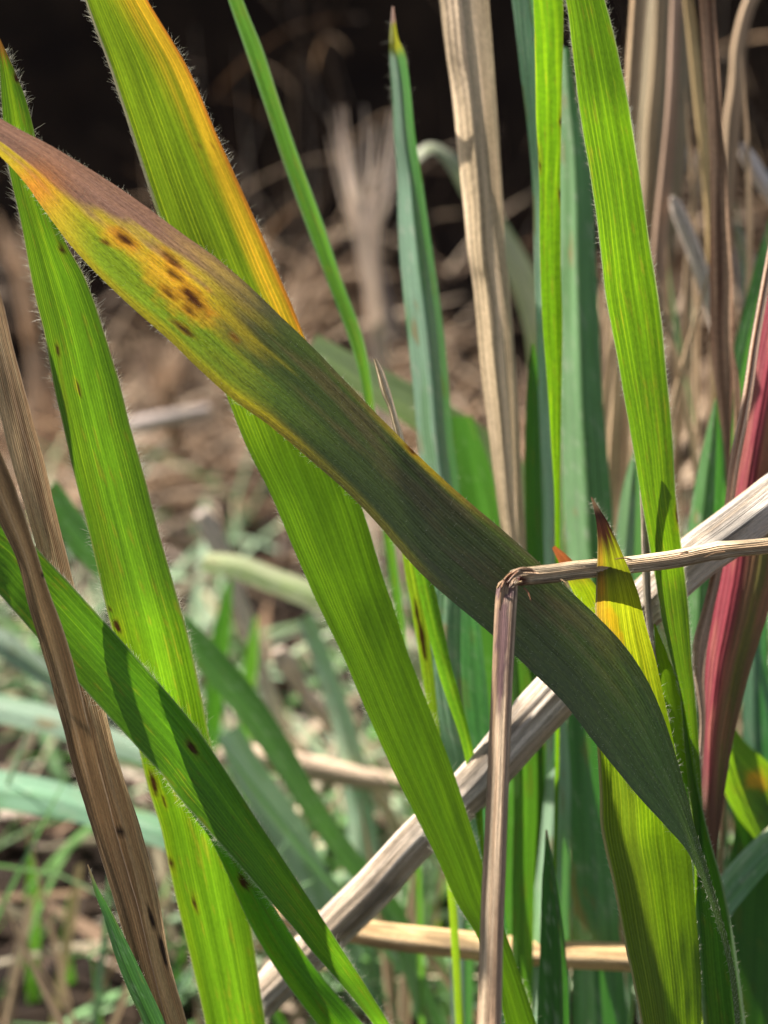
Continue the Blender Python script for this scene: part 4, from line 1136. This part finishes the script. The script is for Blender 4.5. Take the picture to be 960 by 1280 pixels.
# ------------------------------------------------------------------ behind: pale blades, out of focus
behind = [
    ("pale cream-green blade arching behind the dark diagonal blade, centre", [(380, 448, 396, 418), (425, 478, 442, 442), (478, 512, 496, 470), (530, 545, 552, 500), (582, 588, 612, 540), (620, 640, 662, 588), (648, 700, 694, 656)], 37, (0.48, 0.56, 0.34), (0.14, 0.22, 0.06), -0.2),
    ("pale arching leaf hooked behind the beige leaf near the top centre", [(515, 212, 510, 196), (540, 192, 538, 178), (560, 212, 572, 196), (578, 245, 600, 232), (606, 290, 632, 276), (634, 345, 664, 330), (656, 410, 690, 396), (664, 480, 700, 470)], 42, (0.46, 0.46, 0.34), (0.14, 0.18, 0.06), 0.6),
    ("green blade arching from left to bottom, blurred behind everything", [(48, 628, 70, 600), (90, 690, 118, 662), (150, 745, 176, 720), (215, 800, 240, 776), (275, 868, 302, 842), (322, 930, 350, 908), (378, 1015, 402, 1000), (418, 1072, 440, 1056), (480, 1150, 506, 1140), (524, 1280, 552, 1275)], 36, (0.15, 0.29, 0.10), (0.09, 0.28, 0.03), -0.3),
    ("wide pale green blurred blade beside the sweeping blades, lower left of centre", [(272, 922, 298, 905), (298, 985, 334, 962), (336, 1046, 376, 1022), (372, 1106, 408, 1086), (404, 1178, 436, 1162)], 41, (0.42, 0.58, 0.42), (0.12, 0.24, 0.09), -0.7),
    ("pale green blade upright beside the cream stick end, blurred", [(372, 775, 390, 765), (398, 850, 420, 840), (420, 930, 448, 920), (432, 1010, 466, 1005), (436, 1090, 474, 1085), (440, 1170, 474, 1170)], 42, (0.40, 0.58, 0.40), (0.14, 0.30, 0.10), -0.6),
    ("cream blade lying level under the broad yellow-green blade's left margin", [(250, 712, 258, 690), (290, 722, 300, 694), (340, 742, 350, 712), (392, 764, 402, 732), (440, 792, 452, 765)], 41, (0.50, 0.54, 0.30), (0.14, 0.2, 0.05), 0.9),
    ("upper of the pale bands at the left edge, beside the brown leaf", [(-40, 802, -36, 768), (0, 822, 6, 790), (40, 848, 48, 818), (90, 880, 98, 852), (140, 900, 148, 876)], 42, (0.34, 0.44, 0.34), (0.1, 0.2, 0.08), 0.8),
    ("middle pale green band at the left edge, beside the brown leaf", [(-40, 895, -38, 860), (0, 904, 4, 868), (60, 918, 66, 884), (120, 936, 126, 904), (185, 960, 190, 930)], 40, (0.32, 0.45, 0.33), (0.1, 0.22, 0.08), 1.0),
    ("lowest and broadest mint-green band at the left edge", [(-40, 1006, -38, 958), (0, 1012, 4, 964), (60, 1020, 66, 976), (120, 1034, 126, 996), (190, 1056, 196, 1020), (250, 1080, 256, 1046)], 38, (0.24, 0.44, 0.28), (0.1, 0.26, 0.08), 1.0),
    ("dull green blade low behind the dark diagonal blade, beside the beige leaf's foot", [(562, 520, 590, 520), (566, 580, 612, 580), (574, 640, 628, 640), (584, 700, 636, 700)], 34, (0.09, 0.20, 0.05), (0.08, 0.26, 0.02), 0.4),
    ("pale streak of a blade beside the pale stalk's lower end", [(516, 1130, 530, 1124), (536, 1190, 552, 1184), (560, 1250, 576, 1244), (580, 1300, 596, 1296)], 40, (0.32, 0.42, 0.28), (0.1, 0.2, 0.06), 0.7),
    ("bright green blurred shoot upright near the bottom left corner", [(36, 1050, 40, 1050), (33, 1110, 48, 1110), (32, 1180, 50, 1180), (34, 1260, 50, 1260)], 44, (0.10, 0.24, 0.04), (0.14, 0.4, 0.02), 0.3),
    ("pinkish dead blade leaning right at the bottom left corner", [(36, 1120, 44, 1118), (20, 1180, 36, 1180), (6, 1240, 22, 1240), (-8, 1300, 10, 1300)], 43, (0.46, 0.34, 0.28), (0.2, 0.15, 0.1), 0.4),
    ("thin tan dead blade leaning right beside the small keeled tip", [(96, 1080, 104, 1080), (84, 1140, 96, 1142), (72, 1210, 84, 1212), (62, 1280, 74, 1282)], 42, (0.40, 0.32, 0.18), (0.2, 0.16, 0.08), 0.4),
    ("green blurred shoot left of the keeled tip, bottom left", [(86, 1120, 90, 1120), (76, 1180, 88, 1180), (80, 1240, 96, 1240), (86, 1300, 100, 1300)], 45, (0.09, 0.22, 0.05), (0.12, 0.36, 0.02), 0.3),
    ("green shoot blurred in the dark gap left of the broad yellow-green blade", [(318, 770, 322, 770), (306, 820, 322, 824), (300, 880, 316, 884), (300, 940, 314, 940)], 46, (0.09, 0.22, 0.04), (0.14, 0.40, 0.02), 0.3),
    ("dim green blade in shade left of the cream stick end", [(285, 725, 290, 725), (268, 780, 288, 786), (258, 840, 282, 850), (254, 900, 276, 910)], 44, (0.06, 0.16, 0.03), (0.08, 0.28, 0.01), 0.3),
]
for i, (lb, rw, dp, a_, t_, tl) in enumerate(behind):
    blade("grass_blade", lb, "grass blade", "blurred blades behind", rw, [dp, dp + 1.0], pig_glauc(231 + i, a_, t_), M_SMOOTH, tilt=tl, camber=0.02, fold=(0.45, 0.12), cols=11, seed=231 + i)

# ------------------------------------------------------------------ the feathery dry tuft on the bank
tuft = bpy.data.objects.new("dry_grass_tuft", None)
COL.objects.link(tuft)
_tb = P(486, 430, 60)
tuft.location = tuple(_tb * CM)
set_props(tuft, "feathery pale dry tuft blurred before the dark bank, upper centre", "dry tuft")
rgt = random.Random(4)


def tuft_blades(root_obj, cx, top, bot, spread, count, d, a_, b_, seed0):
    for i in range(count):
        x1 = cx + rgt.uniform(-spread, spread)
        y1 = top + rgt.uniform(0, 0.25 * (bot - top))
        xb = cx + rgt.uniform(-8, 8)
        w = rgt.uniform(2.2, 4.6)
        ym = y1 * .55 + bot * .45
        blade("dry_blade", None, None, None, [(x1 - .8, y1, x1 + .8, y1), (x1 * .6 + xb * .4 - w * .6, y1 * .7 + bot * .3, x1 * .6 + xb * .4 + w * .6, y1 * .7 + bot * .3),
                                              (x1 * .25 + xb * .75 - w, ym, x1 * .25 + xb * .75 + w, ym), (xb + 8 - w, bot * .8 + y1 * .2, xb + 8 + w, bot * .8 + y1 * .2), (xb + 14 - w, bot, xb + 14 + w, bot)],
              [d - 3 + rgt.uniform(-3, 3), d], pig_dry(seed0 + i, a_, b_), M_DRY, cols=5, seed=seed0 + i, parent=root_obj, root=True, tilt=rgt.uniform(-1, 1))


tuft_blades(tuft, 458, 125, 425, 52, 13, 60, (0.92, 0.76, 0.64), (0.78, 0.62, 0.50), 260)
for j, (lb, cx, top, bot, sp_, n_, d_) in enumerate([
        ("fan of dead stems on the bank left of the thin curved blade", 345, 310, 520, 70, 24, 84),
        ("pale fan of dead stems behind the left green blade's middle", 205, 400, 560, 60, 20, 80),
        ("dead tuft catching light at the far left edge near the top", 30, 260, 430, 45, 14, 82),
        ("dead brown tuft low behind the cream arching blade, centre", 420, 500, 650, 60, 14, 74)]):
    t_ = bpy.data.objects.new("dry_grass_tuft", None)
    COL.objects.link(t_)
    t_.location = tuple(P(cx, bot, d_) * CM)
    set_props(t_, lb, "dry tuft")
    tuft_blades(t_, cx, top, bot, sp_, n_, d_, (0.60, 0.45, 0.33), (0.40, 0.27, 0.18), 300 + 20 * j)

# ------------------------------------------------------------------ many slimmer blades standing farther back
rgb_ = random.Random(12)


USED = set()


def describe(x, y, y0, y1, ln, lean, w, d, what):
    zone = next(z for lim, z in ((60, "at the far left edge"), (150, "by the brown leaves' foot"), (260, "below the sweeping left blade"), (400, "left of the pale stalk's low end"), (480, "left of the broad yellow-green blade"),
                                 (560, "under the broad yellow-green blade"), (640, "around the hanging straw"), (705, "below the narrow lime blade"), (770, "left of the dark-tipped blade"),
                                 (810, "behind the yellow blade"), (850, "by the long right blade"), (905, "left of the crimson blade"), (2000, "at the right edge")) if x < lim)
    way = "upright" if abs(ln) < 0.3 * lean else ("leaning left" if ln < 0 else "leaning right")
    hgt = "high-tipped" if y < y0 + (y1 - y0) * 0.33 else ("mid-height" if y < y0 + (y1 - y0) * 0.66 else "low-tipped")
    return "%s %s, %s, %s" % (hgt, what, way, zone)


def filler(x0, x1, y0, y1, d0, d1, kinds, label_of, group, count, wr=(7, 16), lean=0.25):
    for i in range(count):
        for attempt in range(60):
            x = rgb_.uniform(x0, x1)
            y = rgb_.uniform(y0, y1)
            d = rgb_.uniform(d0, d1)
            w = rgb_.uniform(*wr) * 30 / d
            ln = rgb_.uniform(-lean, lean)
            kd = rgb_.choice(kinds)
            text = describe(x, y, y0, y1, ln, lean, w, d, label_of[kd[0]])
            if text not in USED:
                break
        USED.add(text)
        rows = []
        cv = rgb_.uniform(-40, 40)
        for q in range(5):
            f_ = q / 4
            xx = x - ln * 330 * f_ + cv * f_ * (1 - f_)
            yy = y + 330 * f_
            ww = max(0.6, w * min(1, 1.9 * f_) ** 0.8)
            rows.append((xx - ww / 2, yy, xx + ww / 2, yy))
        nm = "dry_leaf" if kd[0] == 'dry' else "grass_blade"
        ct = "dry leaf" if kd[0] == 'dry' else "grass blade"
        pf = pig_dry(400 + i, kd[1], kd[2]) if kd[0] == 'dry' else pig_glauc(400 + i, kd[1], kd[2])
        blade(nm, text, ct, group[kd[0]], rows, [d - 1, d + 1], pf, M_DRY if kd[0] == 'dry' else M_SMOOTH,
              tilt=rgb_.uniform(-0.8, 0.8), camber=0.0, fold=(rgb_.uniform(0.35, 0.6), rgb_.uniform(0.1, 0.5)), cols=9, seed=400 + i)


KG = ('green', (0.09, 0.22, 0.05), (0.10, 0.32, 0.012))
KP = ('pale', (0.27, 0.44, 0.27), (0.10, 0.26, 0.05))
KY = ('green', (0.14, 0.26, 0.03), (0.20, 0.38, 0.01))
KD = ('dry', (0.60, 0.45, 0.30), (0.40, 0.28, 0.17))
GRP = {'green': "slim green blades behind on the right", 'pale': "slim pale blades behind on the right", 'dry': "slim dry leaves behind on the right"}
LAB = {'green': "slim green blade blurred behind", 'pale': "slim pale blue-green blade blurred behind",
       'dry': "slim tan dry leaf blurred behind"}
filler(590, 960, 560, 1000, 33, 44, [KG, KP, KP, KG, KY, KD], LAB, GRP, 46)
filler(760, 960, 60, 420, 33, 46, [KD, KD, KD, KP], LAB, GRP, 26, wr=(6, 12), lean=0.3)
GRP2 = {'green': "short green shoots low on the left", 'pale': "short pale shoots low on the left", 'dry': "short dead leaves low on the left"}
LAB2 = {'green': "short green turf shoot", 'pale': "short pale grey-green turf shoot",
        'dry': "short tan dead turf leaf"}
filler(-20, 560, 900, 1240, 37, 47, [KG, KP, KP, KP, KD, KD], LAB2, GRP2, 44, wr=(8, 20), lean=0.9)
print("built", len(bpy.data.objects))
